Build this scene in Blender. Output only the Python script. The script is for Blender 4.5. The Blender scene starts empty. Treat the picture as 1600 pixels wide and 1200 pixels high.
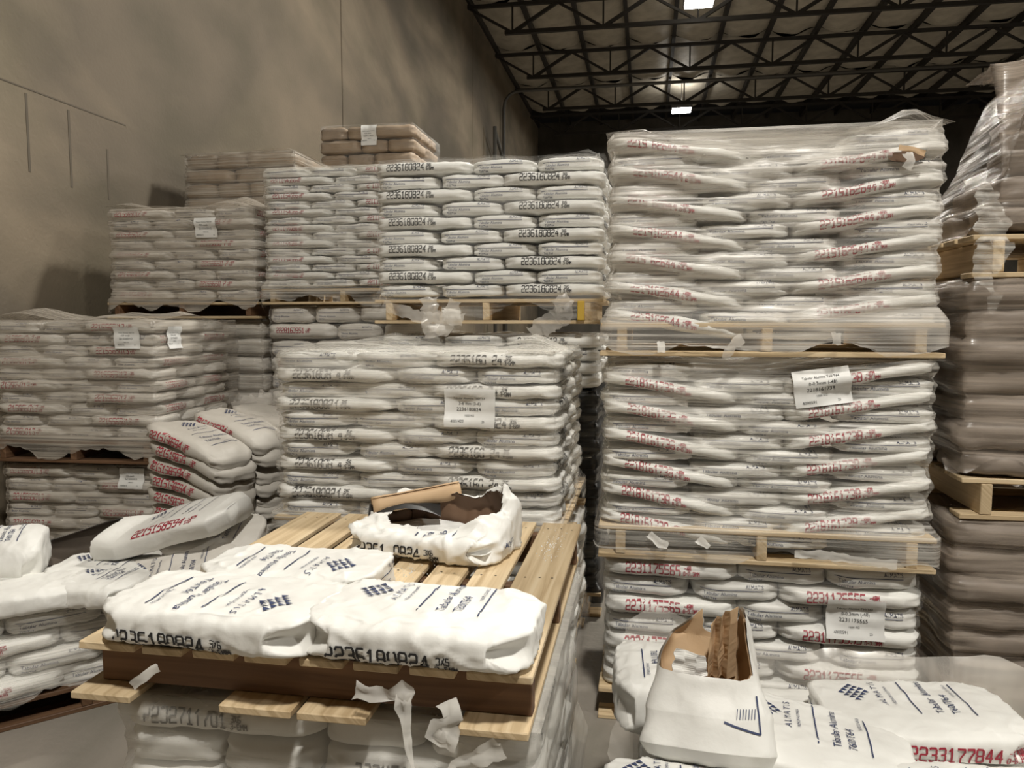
import bpy, bmesh, math, random
from mathutils import Vector, Matrix, noise
from mathutils.bvhtree import BVHTree
R = random.Random(7)
SC = bpy.context.scene
COL = SC.collection
PI = math.pi
rad = math.radians

# ------------------------------------------------------------------ camera, world, lights, exposure
cam = bpy.data.cameras.new('camera'); camo = bpy.data.objects.new('camera', cam); COL.objects.link(camo)
camo.location = (0, 0, 1.58)
camo.rotation_euler = (PI / 2 - math.atan(100 / 1200), 0, rad(9.93))
cam.sensor_width = 36; cam.lens = 27.0; cam.clip_start = .05; cam.clip_end = 200
SC.camera = camo
SC.view_settings.view_transform = 'Standard'; SC.view_settings.look = 'None'
SC.view_settings.gamma = 1; SC.view_settings.use_curve_mapping = False
SC.view_settings.exposure = 0.02
SC.cycles.max_bounces = 7; SC.cycles.diffuse_bounces = 4; SC.cycles.glossy_bounces = 3
SC.cycles.transparent_max_bounces = 12; SC.cycles.transmission_bounces = 3
SC.cycles.caustics_reflective = False; SC.cycles.caustics_refractive = False
wd = bpy.data.worlds.new('hall_air'); SC.world = wd; wd.use_nodes = True
wd.node_tree.nodes['Background'].inputs[0].default_value = (.9, .85, .78, 1)
wd.node_tree.nodes['Background'].inputs[1].default_value = .015
LAMP_W = 620.
LAMPS = [(1.0, -1.4, 8.3), (1.0, 8.2, 8.3), (1.0, 17.4, 8.3), (1.0, 26.0, 8.3), (10.5, -1.4, 8.3), (10.5, 8.2, 8.3), (10.5, 17.4, 8.3)]

# ------------------------------------------------------------------ materials
def mat(name):
    m = bpy.data.materials.new(name); m.use_nodes = True
    nt = m.node_tree; b = nt.nodes['Principled BSDF']
    return m, nt, b
def node(nt, t, **kw):
    n = nt.nodes.new(t)
    for k, v in kw.items():
        if k in n.inputs: n.inputs[k].default_value = v
        else: setattr(n, k, v)
    return n
def lk(nt, a, ao, b, bi): nt.links.new(a.outputs[ao], b.inputs[bi])
def noise_tex(nt, scale, detail=3, vec=None, sc3=None, coord='Object'):
    tc = node(nt, 'ShaderNodeTexCoord'); mp = node(nt, 'ShaderNodeMapping')
    if sc3: mp.inputs['Scale'].default_value = sc3
    lk(nt, tc, coord, mp, 'Vector')
    n = node(nt, 'ShaderNodeTexNoise', Scale=scale, Detail=detail); lk(nt, mp, 'Vector', n, 'Vector')
    return n
def ramp(nt, src, out, stops):
    r = node(nt, 'ShaderNodeValToRGB'); e = r.color_ramp.elements
    while len(e) < len(stops): e.new(.5)
    for i, (p, c) in enumerate(stops):
        e[i].position = p; e[i].color = (*c, 1) if len(c) == 3 else c
    lk(nt, src, out, r, 'Fac'); return r
def bump(nt, src, b, strength=.2, dist=.002, out=0):
    bn = node(nt, 'ShaderNodeBump', Strength=strength, Distance=dist); lk(nt, src, out, bn, 'Height'); lk(nt, bn, 'Normal', b, 'Normal')
def paper_mat(name, c0, c1, rough=.55, bs=.35):
    m, nt, b = mat(name)
    n = noise_tex(nt, 5, 4); r = ramp(nt, n, 0, [(.35, c1), (.62, c0)])
    lk(nt, r, 0, b, 'Base Color'); b.inputs['Roughness'].default_value = rough
    n2 = noise_tex(nt, 9, 5); n2.noise_type = 'RIDGED_MULTIFRACTAL'; n2.inputs['Distortion'].default_value = 1.2; n3 = noise_tex(nt, 45, 4)
    ad = node(nt, 'ShaderNodeMath', operation='MULTIPLY_ADD'); ad.inputs[1].default_value = .35; lk(nt, n3, 0, ad, 0); lk(nt, n2, 0, ad, 2); bump(nt, ad, b, bs, .006)
    return m
def flat(name, c, rough=.6, metal=0):
    m, nt, b = mat(name); b.inputs['Base Color'].default_value = (*c, 1); b.inputs['Roughness'].default_value = rough
    b.inputs['Metallic'].default_value = metal; return m
M = {}
M['white'] = paper_mat('white_sack_paper', (.84, .835, .80), (.75, .74, .705), .5, .55)
M['dust'] = paper_mat('very_dusty_sack_paper', (.52, .49, .44), (.42, .39, .345))
M['grey'] = paper_mat('dusty_sack_paper', (.74, .71, .66), (.6, .57, .52))
M['tan'] = paper_mat('tan_sack_paper', (.36, .27, .185), (.27, .20, .135))
M['taupe'] = paper_mat('taupe_sack_paper', (.33, .275, .23), (.22, .185, .155))
M['kraft'] = paper_mat('kraft_paper', (.60, .42, .25), (.50, .34, .20), .7)
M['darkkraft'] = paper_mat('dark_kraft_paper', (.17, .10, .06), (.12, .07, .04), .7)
M['lining'] = paper_mat('black_lining', (.03, .03, .03), (.02, .02, .02), .5)
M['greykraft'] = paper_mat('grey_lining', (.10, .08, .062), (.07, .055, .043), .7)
M['label'] = paper_mat('label_paper', (.82, .82, .80), (.76, .76, .74), .45, .15)
M['red'] = flat('red_ink', (.36, .022, .045)); M['black'] = flat('black_ink', (.02, .02, .022)); M['navy'] = flat('navy_ink', (.035, .05, .12))
M['greyink'] = flat('pale_ink', (.22, .23, .26))
M['alumina'] = paper_mat('alumina_grain', (.9, .9, .88), (.7, .69, .66), .8, 1)
M['steel'] = flat('dark_painted_steel', (.028, .025, .022), .55)
M['pipe'] = flat('grey_pipe', (.10, .095, .085), .5)
M['gap'] = flat('joint_filler', (.015, .014, .012), .9)
M['nail'] = flat('nail_steel', (.05, .035, .025), .6)
M['yellow'] = flat('yellow_painted_wood', (.55, .36, .05), .6)
def wood_mat(name, a, b_, c):
    m, nt, b = mat(name)
    oi = node(nt, 'ShaderNodeObjectInfo'); tc = node(nt, 'ShaderNodeTexCoord'); mp = node(nt, 'ShaderNodeMapping')
    mp.inputs['Scale'].default_value = (34, 34, 34); add = node(nt, 'ShaderNodeVectorMath', operation='ADD')
    uv = node(nt, 'ShaderNodeUVMap'); cmb = node(nt, 'ShaderNodeVectorMath', operation='MULTIPLY'); cmb.inputs[1].default_value = (1.6, 40, 12)
    lk(nt, uv, 0, cmb, 0); sc = node(nt, 'ShaderNodeVectorMath', operation='SCALE'); sc.inputs[0].default_value = (17, 23, 31)
    lk(nt, oi, 'Random', sc, 'Scale'); lk(nt, cmb, 0, add, 0); lk(nt, sc, 0, add, 1)
    n = node(nt, 'ShaderNodeTexNoise', Scale=1.0, Detail=4, Distortion=.6); lk(nt, add, 0, n, 'Vector')
    r = ramp(nt, n, 0, [(.32, a), (.55, b_), (.8, c)])
    hs = node(nt, 'ShaderNodeHueSaturation'); mr = node(nt, 'ShaderNodeMapRange'); mr.inputs['To Min'].default_value = .78; mr.inputs['To Max'].default_value = 1.06
    lk(nt, oi, 'Random', mr, 'Value'); lk(nt, mr, 0, hs, 'Value'); lk(nt, r, 0, hs, 'Color'); lk(nt, hs, 0, b, 'Base Color')
    b.inputs['Roughness'].default_value = .65; bump(nt, n, b, .25, .002); return m
M['wood'] = wood_mat('pine_board', (.50, .36, .20), (.72, .56, .35), (.80, .66, .45))
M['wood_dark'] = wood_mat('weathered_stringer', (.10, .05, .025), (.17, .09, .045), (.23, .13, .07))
def film_mat(name, col, amin, amax, tilt=0., freq=26, rough=.3, mid=.5):
    m, nt, b = mat(name); b.inputs['Base Color'].default_value = (*col, 1); b.inputs['Roughness'].default_value = rough
    uv = node(nt, 'ShaderNodeUVMap'); mp = node(nt, 'ShaderNodeMapping'); mp.inputs['Rotation'].default_value = (0, 0, tilt); mp.inputs['Scale'].default_value = (1.1, freq, 1)
    lk(nt, uv, 0, mp, 'Vector'); n = node(nt, 'ShaderNodeTexNoise', Scale=1.0, Detail=4, Roughness=.6, Distortion=.3); lk(nt, mp, 0, n, 'Vector')
    mp2 = node(nt, 'ShaderNodeMapping'); mp2.inputs['Scale'].default_value = (2.2, 3.5, 1); lk(nt, uv, 0, mp2, 'Vector')
    n2 = node(nt, 'ShaderNodeTexNoise', Scale=1.0, Detail=2); lk(nt, mp2, 0, n2, 'Vector')
    mr2 = node(nt, 'ShaderNodeMapRange'); mr2.inputs[1].default_value = .3; mr2.inputs[2].default_value = .7; mr2.inputs[3].default_value = -.12; mr2.inputs[4].default_value = .12; lk(nt, n2, 0, mr2, 0)
    ad = node(nt, 'ShaderNodeMath', operation='ADD'); lk(nt, n, 0, ad, 0); lk(nt, mr2, 0, ad, 1)
    mr = node(nt, 'ShaderNodeMapRange'); mr.inputs[1].default_value = mid - .10; mr.inputs[2].default_value = mid + .20; mr.inputs[3].default_value = amin; mr.inputs[4].default_value = amax
    lk(nt, ad, 0, mr, 0)
    bump(nt, n, b, .7, .005)
    t = node(nt, 'ShaderNodeBsdfTransparent'); mx = node(nt, 'ShaderNodeMixShader'); out = nt.nodes['Material Output']
    lk(nt, mr, 0, mx, 0); lk(nt, t, 0, mx, 1); lk(nt, b, 0, mx, 2); lk(nt, mx, 0, out, 'Surface'); return m
M['film'] = film_mat('clear_stretch_film', (.80, .77, .71), .07, .62, .045, 80)
M['film_tilt'] = film_mat('clear_stretch_film_slant', (.82, .78, .72), .14, .74, .06, 70)
M['film_thin'] = film_mat('thin_stretch_film', (.84, .82, .78), .01, .24, .03, 80)
M['film_grey'] = film_mat('dusty_stretch_film', (.58, .53, .46), .20, .78, -.05, 70)
M['film_taupe'] = film_mat('brown_tinted_stretch_film', (.42, .355, .295), .22, .80, .10, 50, .22)
M['film_shade'] = film_mat('shade_black_film', (.015, .015, .016), .72, 1.0, .2, 30, .35)  # near-black film colour stands in for shade in the gap between stacks
M['film_haze'] = film_mat('hazy_hanging_film', (.62, .60, .55), .30, .62, .02, 12, .3)
M['film_loose'] = film_mat('loose_stretch_film', (.80, .76, .70), .18, .6, .0, 4, .25)
M['film_torn'] = film_mat('torn_film_edge', (.86, .84, .79), .45, .9, .3, 8, .4)

# ------------------------------------------------------------------ object helpers
def link(name, me, m=None, parent=None):
    o = bpy.data.objects.new(name, me); COL.objects.link(o)
    if m is not None and me is not None and not me.materials: me.materials.append(M[m] if isinstance(m, str) else m)
    if parent: o.parent = parent
    return o
def tag(o, label, cat, group=None):
    o['label'] = label; o['category'] = cat
    if group: o['group'] = group
    return o
def empty(name, label, cat, loc=(0, 0, 0), rz=0, group=None):
    o = bpy.data.objects.new(name, None); COL.objects.link(o); o.location = loc; o.rotation_euler = (0, 0, rz)
    o.empty_display_size = .1
    return tag(o, label, cat, group)
def mesh(name, v, f, smooth=False):
    me = bpy.data.meshes.new(name); me.from_pydata(v, [], f)
    if smooth: me.polygons.foreach_set('use_smooth', [True] * len(f))
    me.update(); return me
def box_mesh(name, sx, sy, sz, c=(0, 0, 0), bev=0.0, jit=0.0):
    """a box with optional small bevel; UV x runs along its longest side"""
    bm = bmesh.new(); bmesh.ops.create_cube(bm, size=1)
    for v in bm.verts: v.co = Vector((v.co.x * sx, v.co.y * sy, v.co.z * sz)) + Vector((R.uniform(-jit, jit), R.uniform(-jit, jit), R.uniform(-jit, jit) * .4))
    if bev: bmesh.ops.bevel(bm, geom=bm.edges[:], offset=bev, segments=1, affect='EDGES')
    uvl = bm.loops.layers.uv.new('UVMap')
    ax = max(range(3), key=lambda i: (sx, sy, sz)[i]); o1, o2 = [i for i in range(3) if i != ax]
    for f in bm.faces:
        for l in f.loops: l[uvl].uv = (l.vert.co[ax], l.vert.co[o1] + l.vert.co[o2])
    for v in bm.verts: v.co += Vector(c)
    me = bpy.data.meshes.new(name); bm.to_mesh(me); bm.free(); return me
def structure(o): o['kind'] = 'structure'; return o
def nz(x, y, z): return noise.noise(Vector((x, y, z)))

# ------------------------------------------------------------------ writing: stencil strokes and lettering
G5 = {'0': [[(.1, 0), (.5, 0), (.6, .12), (.6, .88), (.5, 1), (.1, 1), (0, .88), (0, .12), (.1, 0)]], '1': [[(.1, .8), (.32, 1), (.32, 0)], [(.08, 0), (.56, 0)]],
      '2': [[(0, .85), (.1, 1), (.5, 1), (.6, .88), (.6, .6), (.5, .5), (.1, .5), (0, .4), (0, 0), (.6, 0)]],
      '3': [[(0, .95), (.1, 1), (.5, 1), (.6, .88), (.6, .62), (.5, .52), (.2, .52)], [(.5, .52), (.6, .4), (.6, .1), (.5, 0), (.1, 0), (0, .1)]],
      '4': [[(.48, 0), (.48, 1), (0, .35), (.62, .35)]], '5': [[(.58, 1), (0, 1), (0, .55), (.48, .55), (.6, .44), (.6, .1), (.5, 0), (0, 0)]],
      '6': [[(.55, 1), (.1, 1), (0, .88), (0, .1), (.1, 0), (.5, 0), (.6, .1), (.6, .42), (.5, .52), (0, .52)]], '7': [[(0, 1), (.6, 1), (.6, .8), (.25, .35), (.25, 0)]],
      '8': [[(.1, .52), (0, .62), (0, .9), (.1, 1), (.5, 1), (.6, .9), (.6, .62), (.5, .52), (.1, .52), (0, .42), (0, .1), (.1, 0), (.5, 0), (.6, .1), (.6, .42), (.5, .52)]],
      '9': [[(.6, .48), (.1, .48), (0, .6), (0, .9), (.1, 1), (.5, 1), (.6, .9), (.6, .1), (.5, 0), (.05, 0)]], '-': [[(.08, .5), (.52, .5)]], '.': [[(.2, 0), (.3, .05)]],
      'M': [[(0, 0), (0, 1), (.3, .5), (.6, 1), (.6, 0)]], 'X': [[(0, 0), (.6, 1)], [(0, 1), (.6, 0)]], 'G': [[(.6, .85), (.5, 1), (.1, 1), (0, .88), (0, .1), (.1, 0), (.6, 0), (.6, .45), (.35, .45)]],
      'K': [[(0, 0), (0, 1)], [(.6, 1), (0, .45), (.6, 0)]], 'S': [[(.6, .95), (.1, 1), (0, .9), (0, .6), (.6, .45), (.6, .1), (.5, 0), (0, .02)]], 'T': [[(0, 1), (.6, 1)], [(.3, 1), (.3, 0)]],
      'D': [[(0, 0), (0, 1), (.4, 1), (.6, .8), (.6, .2), (.4, 0), (0, 0)]], ' ': []}
def stroke_quads(text, h, x=0., y=0., w=.15, pitch=.86, drop=0., rng=R, xs=.72):
    """sprayed digits as many short quads; drop leaves some out as worn print"""
    v, f = [], []
    for i, ch in enumerate(text):
        if rng.random() < drop * .3: continue
        for pl in G5.get(ch, []):
            for (a, b) in zip(pl, pl[1:]):
                ax, ay, bx, by = x + (i * pitch + a[0]) * h * xs, y + a[1] * h, x + (i * pitch + b[0]) * h * xs, y + b[1] * h
                d = math.hypot(bx - ax, by - ay)
                if d < 1e-6: continue
                ux, uy = (bx - ax) / d, (by - ay) / d; n = max(1, int(d / (h * .3)))
                e = w * h * .45
                for k in range(n):
                    if rng.random() < drop: continue
                    t0, t1 = d * k / n - e * .6, d * (k + 1) / n + e * .6
                    q = len(v)
                    for t, s in ((t0, -1), (t1, -1), (t1, 1), (t0, 1)): v.append((ax + ux * t - uy * s * e, ay + uy * t + ux * s * e))
                    f.append((q, q + 1, q + 2, q + 3))
    return v, f
_FT = {}
def font_text(text, size):
    key = (text, size)
    if key not in _FT:
        cu = bpy.data.curves.new('t', 'FONT'); cu.body = text; cu.size = size; cu.resolution_u = 2
        o = bpy.data.objects.new('t', cu); COL.objects.link(o)
        dg = bpy.context.evaluated_depsgraph_get(); me = o.evaluated_get(dg).to_mesh()
        _FT[key] = ([(p.co.x, p.co.y) for p in me.vertices], [tuple(p.vertices) for p in me.polygons])
        o.evaluated_get(dg).to_mesh_clear(); bpy.data.objects.remove(o); bpy.data.curves.remove(cu)
    return _FT[key]
class Print:
    """2-D print in a sheet's own (u, v), to be laid onto a surface"""
    def __init__(s): s.v, s.f, s.g = [], [], []
    def add(s, vf, dx=0, dy=0, rot=0, grp=0):
        v, f = vf; q = len(s.v); c, n = math.cos(rot), math.sin(rot)
        s.v += [(dx + x * c - y * n, dy + x * n + y * c) for x, y in v]; s.f += [tuple(q + i for i in p) for p in f]; s.g += [grp] * len(f); return s
    def line(s, x0, y0, x1, y1, w, grp=0):
        d = math.hypot(x1 - x0, y1 - y0); n = max(1, int(d / .02)); ux, uy = (x1 - x0) / d, (y1 - y0) / d; v, f = [], []
        for k in range(n + 1):
            t = d * k / n
            v += [(x0 + ux * t - uy * w / 2, y0 + uy * t + ux * w / 2), (x0 + ux * t + uy * w / 2, y0 + uy * t - ux * w / 2)]
            if k: f.append((2 * k - 2, 2 * k - 1, 2 * k + 1, 2 * k))
        return s.add((v, f), grp=grp)
    def lay(s, name, bvh, fn, eps=.0022):
        """fn(u, v) -> (origin, direction) of the ray that drops the point onto the surface"""
        out, ok = [], []
        for (u, w) in s.v:
            o, d = fn(u, w); h = bvh.ray_cast(Vector(o), Vector(d), 1.)
            if h[0] is None: out.append((0, 0, 0)); ok.append(False)
            else: out.append(tuple(h[0] - Vector(d) * eps * .6 + h[1] * eps * .6 * (1 if h[1].dot(Vector(d)) < 0 else -1))); ok.append(True)
        fs = [(p, g) for p, g in zip(s.f, s.g) if all(ok[i] for i in p)]
        used = sorted({i for p, g in fs for i in p}); ix = {i: k for k, i in enumerate(used)}
        me = mesh(name, [out[i] for i in used], [tuple(ix[i] for i in p) for p, g in fs])
        if fs: me.polygons.foreach_set('material_index', [g for p, g in fs])
        return me
def diamond(sz):
    """emblem: a diamond of 4 x 4 cells, each half filled by a triangle"""
    v, f = [], []; n = 4; a = sz / n
    for i in range(n):
        for j in range(n):
            def P(p, q): return ((p - q) * a * .62, (p + q) * a * .5 - sz * .5)
            q0 = len(v); v += [P(i + .06, j + .06), P(i + .94, j + .06), P(i + .94, j + .94)]; f.append((q0, q0 + 1, q0 + 2))
    return v, f
def brand_print(L, W, side=1):
    """the large print on the broad face of a sack, u along its length and v across"""
    p = Print()
    p.add(diamond(.088), -.285 * L, .14 * W, PI / 2)
    p.add(font_text('A L M A T I S', .024), -.145 * L, -.06 * W, PI / 2)
    p.add(font_text('PREMIUM ALUMINA', .0115), -.095 * L, -.04 * W, PI / 2)
    p.line(-.015 * L, -.2 * W, -.015 * L, .36 * W, .0035); p.line(.26 * L, -.2 * W, .26 * L, .36 * W, .0035)
    p.add(font_text('Tabular Alumina', .028), .105 * L, -.19 * W, PI / 2); p.add(font_text('T60/T64', .029), .185 * L, -.19 * W, PI / 2)
    p.add(font_text('50LBS (22.68KG)', .0115), .235 * L, .1 * W, PI / 2)
    return p
def number_print(num, sub, h, x, drop, rng):
    p = Print(); p.add(stroke_quads(num, h, 0, 0, drop=drop, rng=rng), x, -h / 2)
    sx = x + len(num) * .86 * h * .72 + h * .3
    p.add(stroke_quads(sub[0], h * .42, 0, 0, w=.2, drop=drop, rng=rng), sx, .02 * h); p.add(stroke_quads(sub[1], h * .42, 0, 0, w=.2, drop=drop, rng=rng), sx - h * .1, -.52 * h)
    return p

# ------------------------------------------------------------------ sacks
def sack_geo(L, W, H, seed, res=(20, 12, 6), amp=1., n1=11., n2=3.4, bend=None, crease=0., taper=.25, pinch=.045, lump=1.):
    nx, ny, nzz = res; vid, V, Fc = {}, [], []
    def dens(t): return .55 * math.sin(t * PI / 2) + .45 * t
    def vert(i, j, k):
        key = (i, j, k)
        if key in vid: return vid[key]
        x, y, z = dens(2 * i / nx - 1), dens(2 * j / ny - 1), 2 * k / nzz - 1
        s = ((abs(y) ** n2 + abs(z) ** n2) ** (n1 / n2) + abs(x) ** n1) ** (1 / n1)
        x, y, z = x / s, y / s, z / s
        z *= 1 - taper * max(0, abs(x) - .72) / .28 * (1 if math.copysign(1, x) > 0 else .35)
        X, Y, Z = x * L / 2, y * W / 2, z * H / 2
        o = seed * 7.31
        d = Vector((x ** 3, y ** 3, z * .8)); d = d.normalized() if d.length > 1e-6 else Vector((0, 0, 1))
        a = nz(X * 7 + o, Y * 7, Z * 9) * .010 * lump + nz(X * 22, Y * 22 + o, Z * 22) * .0045
        ex = max(0, abs(x) - .55) / .45; ey = max(0, abs(y) - .5) / .5
        a += nz(X * 5, Y * 48 + o, Z * 26) * .006 * ex + nz(X * 40 + o, Y * 5, Z * 12) * .004 * ey
        a *= 1.0
        if crease:
            r = 1 - abs(nz(X * 9 + o, Y * 9 + 3, Z * 9)) * 2.2
            a += crease * (.007 * max(0, r) ** 7 + .004 * max(0, 1 - abs(nz(X * 17 - Y * 15 + o, Y * 21, Z * 15)) * 2.4) ** 4)
        p = Vector((X, Y, Z)) + d * a * amp
        # folded block ends: corners pinched in at mid height
        if ex > .3 and abs(y) > .55:
            k2 = (ex - .3) / .7 * (abs(y) - .55) / .45 * max(0, 1 - abs(z + .1 * math.sin(o)) * 1.1)
            p.x -= math.copysign(pinch * k2, X); p.y -= math.copysign(pinch * .25 * k2, Y)
        p.z += H / 2
        if bend: p.z += bend(p.x)
        vid[key] = len(V); V.append(p); return vid[key]
    for (A, B, C, ax) in ((nx, ny, nzz, 2), (nx, nzz, ny, 1), (ny, nzz, nx, 0)):
        for i in range(A):
            for j in range(B):
                for e in (0, C):
                    def k3(a, b): return (a, b, e) if ax == 2 else (a, e, b) if ax == 1 else (e, a, b)
                    q = [vert(*k3(i, j)), vert(*k3(i + 1, j)), vert(*k3(i + 1, j + 1)), vert(*k3(i, j + 1))]
                    if (e == 0) == (ax != 1): q.reverse()
                    Fc.append(tuple(q))
    return V, Fc
class Sack:
    """one kind of sack: its paper mesh and the prints laid onto it, shared by copies"""
    def __init__(s, L, W, H, seed, paper='white', ink='black', num='2236180824', sub=('3X6', '3-6MM'), drop=.12, nh=None, nx=-.38, nv=.55, brand=False, endl=True, diag=0., **kw):
        drop = drop * .4; rng = random.Random(seed * 13 + 5); s.dim = (L, W, H); V, F = sack_geo(L, W, H, seed, **kw); s.V, s.F = V, F
        s.me = mesh('sack', [tuple(p) for p in V], F, True); s.me.materials.append(M[paper])
        bv = BVHTree.FromPolygons(V, F); s.bvh = bv; s.prints = {}
        h = nh or H * .42; bend = kw.get('bend') or (lambda x: 0)
        if num:
            pr = number_print(num, sub, h, nx * L + rng.uniform(-.02, .04) * L, drop, rng)
            me = pr.lay('printed_number', bv, lambda u, v: ((u, -W, H * nv + v + bend(u) + diag * .0 + (W * .5 + 0) * diag), (0, 1, -diag)) if diag else ((u, -W, H * nv + v + bend(u)), (0, 1, 0)))
            me.materials.append(M[ink]); s.prints['number'] = ('printed_number', me)
        if endl:
            p = Print(); p.line(-.40 * W, .16 * H, .30 * W, .16 * H, .0028); p.add(font_text('Tabular Alumina', .019), -.37 * W, -.07 * H - .004); p.add(font_text('T60/T64', .014), -.37 * W, -.07 * H - .021)
            p.add(font_text('ALMATIS', .017), .10 * W, .28 * H)
            me = p.lay('printed_label', bv, lambda u, v: ((-L, -u, H * .45 + v + bend(-L / 2)), (1, 0, 0)))
            me.materials.append(M['navy']); s.prints['end'] = ('printed_label', me)
        if brand:
            me = brand_print(L, W).lay('printed_brand', bv, lambda u, v: ((u, v, H * 3), (0, 0, -1)))
            me.materials.append(M['navy']); s.prints['brand'] = ('printed_brand', me)
    def put(s, mw, label, which=(), group=None, name='sack', cat='sack'):
        o = bpy.data.objects.new(name, s.me); COL.objects.link(o); o.matrix_world = mw; tag(o, label, cat, group)
        for k in which:
            if k in s.prints and len(s.prints[k][1].polygons):
                c = bpy.data.objects.new(s.prints[k][0], s.prints[k][1]); COL.objects.link(c); c.parent = o
        return o

# ------------------------------------------------------------------ pallets
def pallet(x0, y0, z0, W, D, label, along='x', H=.13, rot=0, m='wood', nb=7, board=.018, ow=.14, frame='wood', front_bottom=None, overhang=.0):
    """rectangle x0..x0+W, y0..y0+D (before rot about its corner); deck boards run along x or along y"""
    root = empty('pallet', label, 'pallet', (x0, y0, z0), rot)
    def part(n, sx, sy, sz, cx, cy, cz, mm):
        o = link(n, box_mesh(n, sx, sy, sz, (0, 0, 0), .0025, .0012), mm, root); o.location = (cx, cy, cz); o.rotation_euler = (0, 0, R.uniform(-.004, .004)); return o
    LW, LD = (W, D) if along == 'y' else (D, W)      # LW: across the boards, LD: length of the boards
    def put(n, acr, ln, hz, ca, cl, cz, mm):
        return part(n, acr, ln, hz, ca, cl, cz, mm) if along == 'y' else part(n, ln, acr, hz, cl, ca, cz, mm)
    iw = (LW - 2 * ow) / (nb - 2) * .78; gap = (LW - 2 * ow - iw * (nb - 2)) / (nb - 1); a = 0
    for i in range(nb):
        w = ow if i in (0, nb - 1) else iw
        put('deck_board', w, LD * R.uniform(.992, 1.0), board, a + w / 2, LD / 2, H - board / 2, m); a += w + gap
    sh = H - 2 * board - .002
    for t in (.065 + .019, LD / 2, LD - .065 - .019):
        put('stringer', LW - overhang * 2, .038, sh, LW / 2, t, board + sh / 2 + .001, frame)
    for (ca, w) in (front_bottom or ((.05, .1), (LW * .47, .1), (LW - .05, .1))):
        put('bottom_board', w, LD, board, ca, LD / 2, board / 2, m)
    return root

# ------------------------------------------------------------------ stretch film
def ribbon(name, pts, w, m, parent=None, seed=0, nw=4, crumple=.5):
    """a strip of torn film along a polyline, ragged and crumpled"""
    V, F = [], []; pts = [Vector(p) for p in pts]; segs = []
    for a, b in zip(pts, pts[1:]):
        n = max(2, int((b - a).length / .012)); segs += [a.lerp(b, k / n) for k in range(n)]
    segs.append(pts[-1]); N = len(segs)
    for i, p in enumerate(segs):
        d = (segs[min(i + 1, N - 1)] - segs[max(i - 1, 0)]).normalized(); sd = d.cross(Vector((.3, -1, .1))).normalized()
        ww = w * (1 if not callable(w) else 1) if not callable(w) else w(i / (N - 1))
        ww *= 1 + .45 * nz(i * .35, seed, 1)
        for j in range(nw + 1):
            t = (j / nw - .5) * ww
            q = p + sd * t + Vector((nz(i * .4, j * .9, seed), nz(i * .4, j * .9, seed + 9), nz(i * .5, j * .8, seed + 5))) * ww * crumple * .55
            V.append(q)
    for i in range(N - 1):
        for j in range(nw):
            a = i * (nw + 1) + j; F.append((a, a + 1, a + nw + 2, a + nw + 1))
    me = mesh(name, [tuple(v) for v in V], F, True); uvl = me.uv_layers.new(name='UVMap')
    for l in me.loops: uvl.data[l.index].uv = (V[l.vertex_index].x, V[l.vertex_index].z)
    return link(name, me, m, parent)
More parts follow.
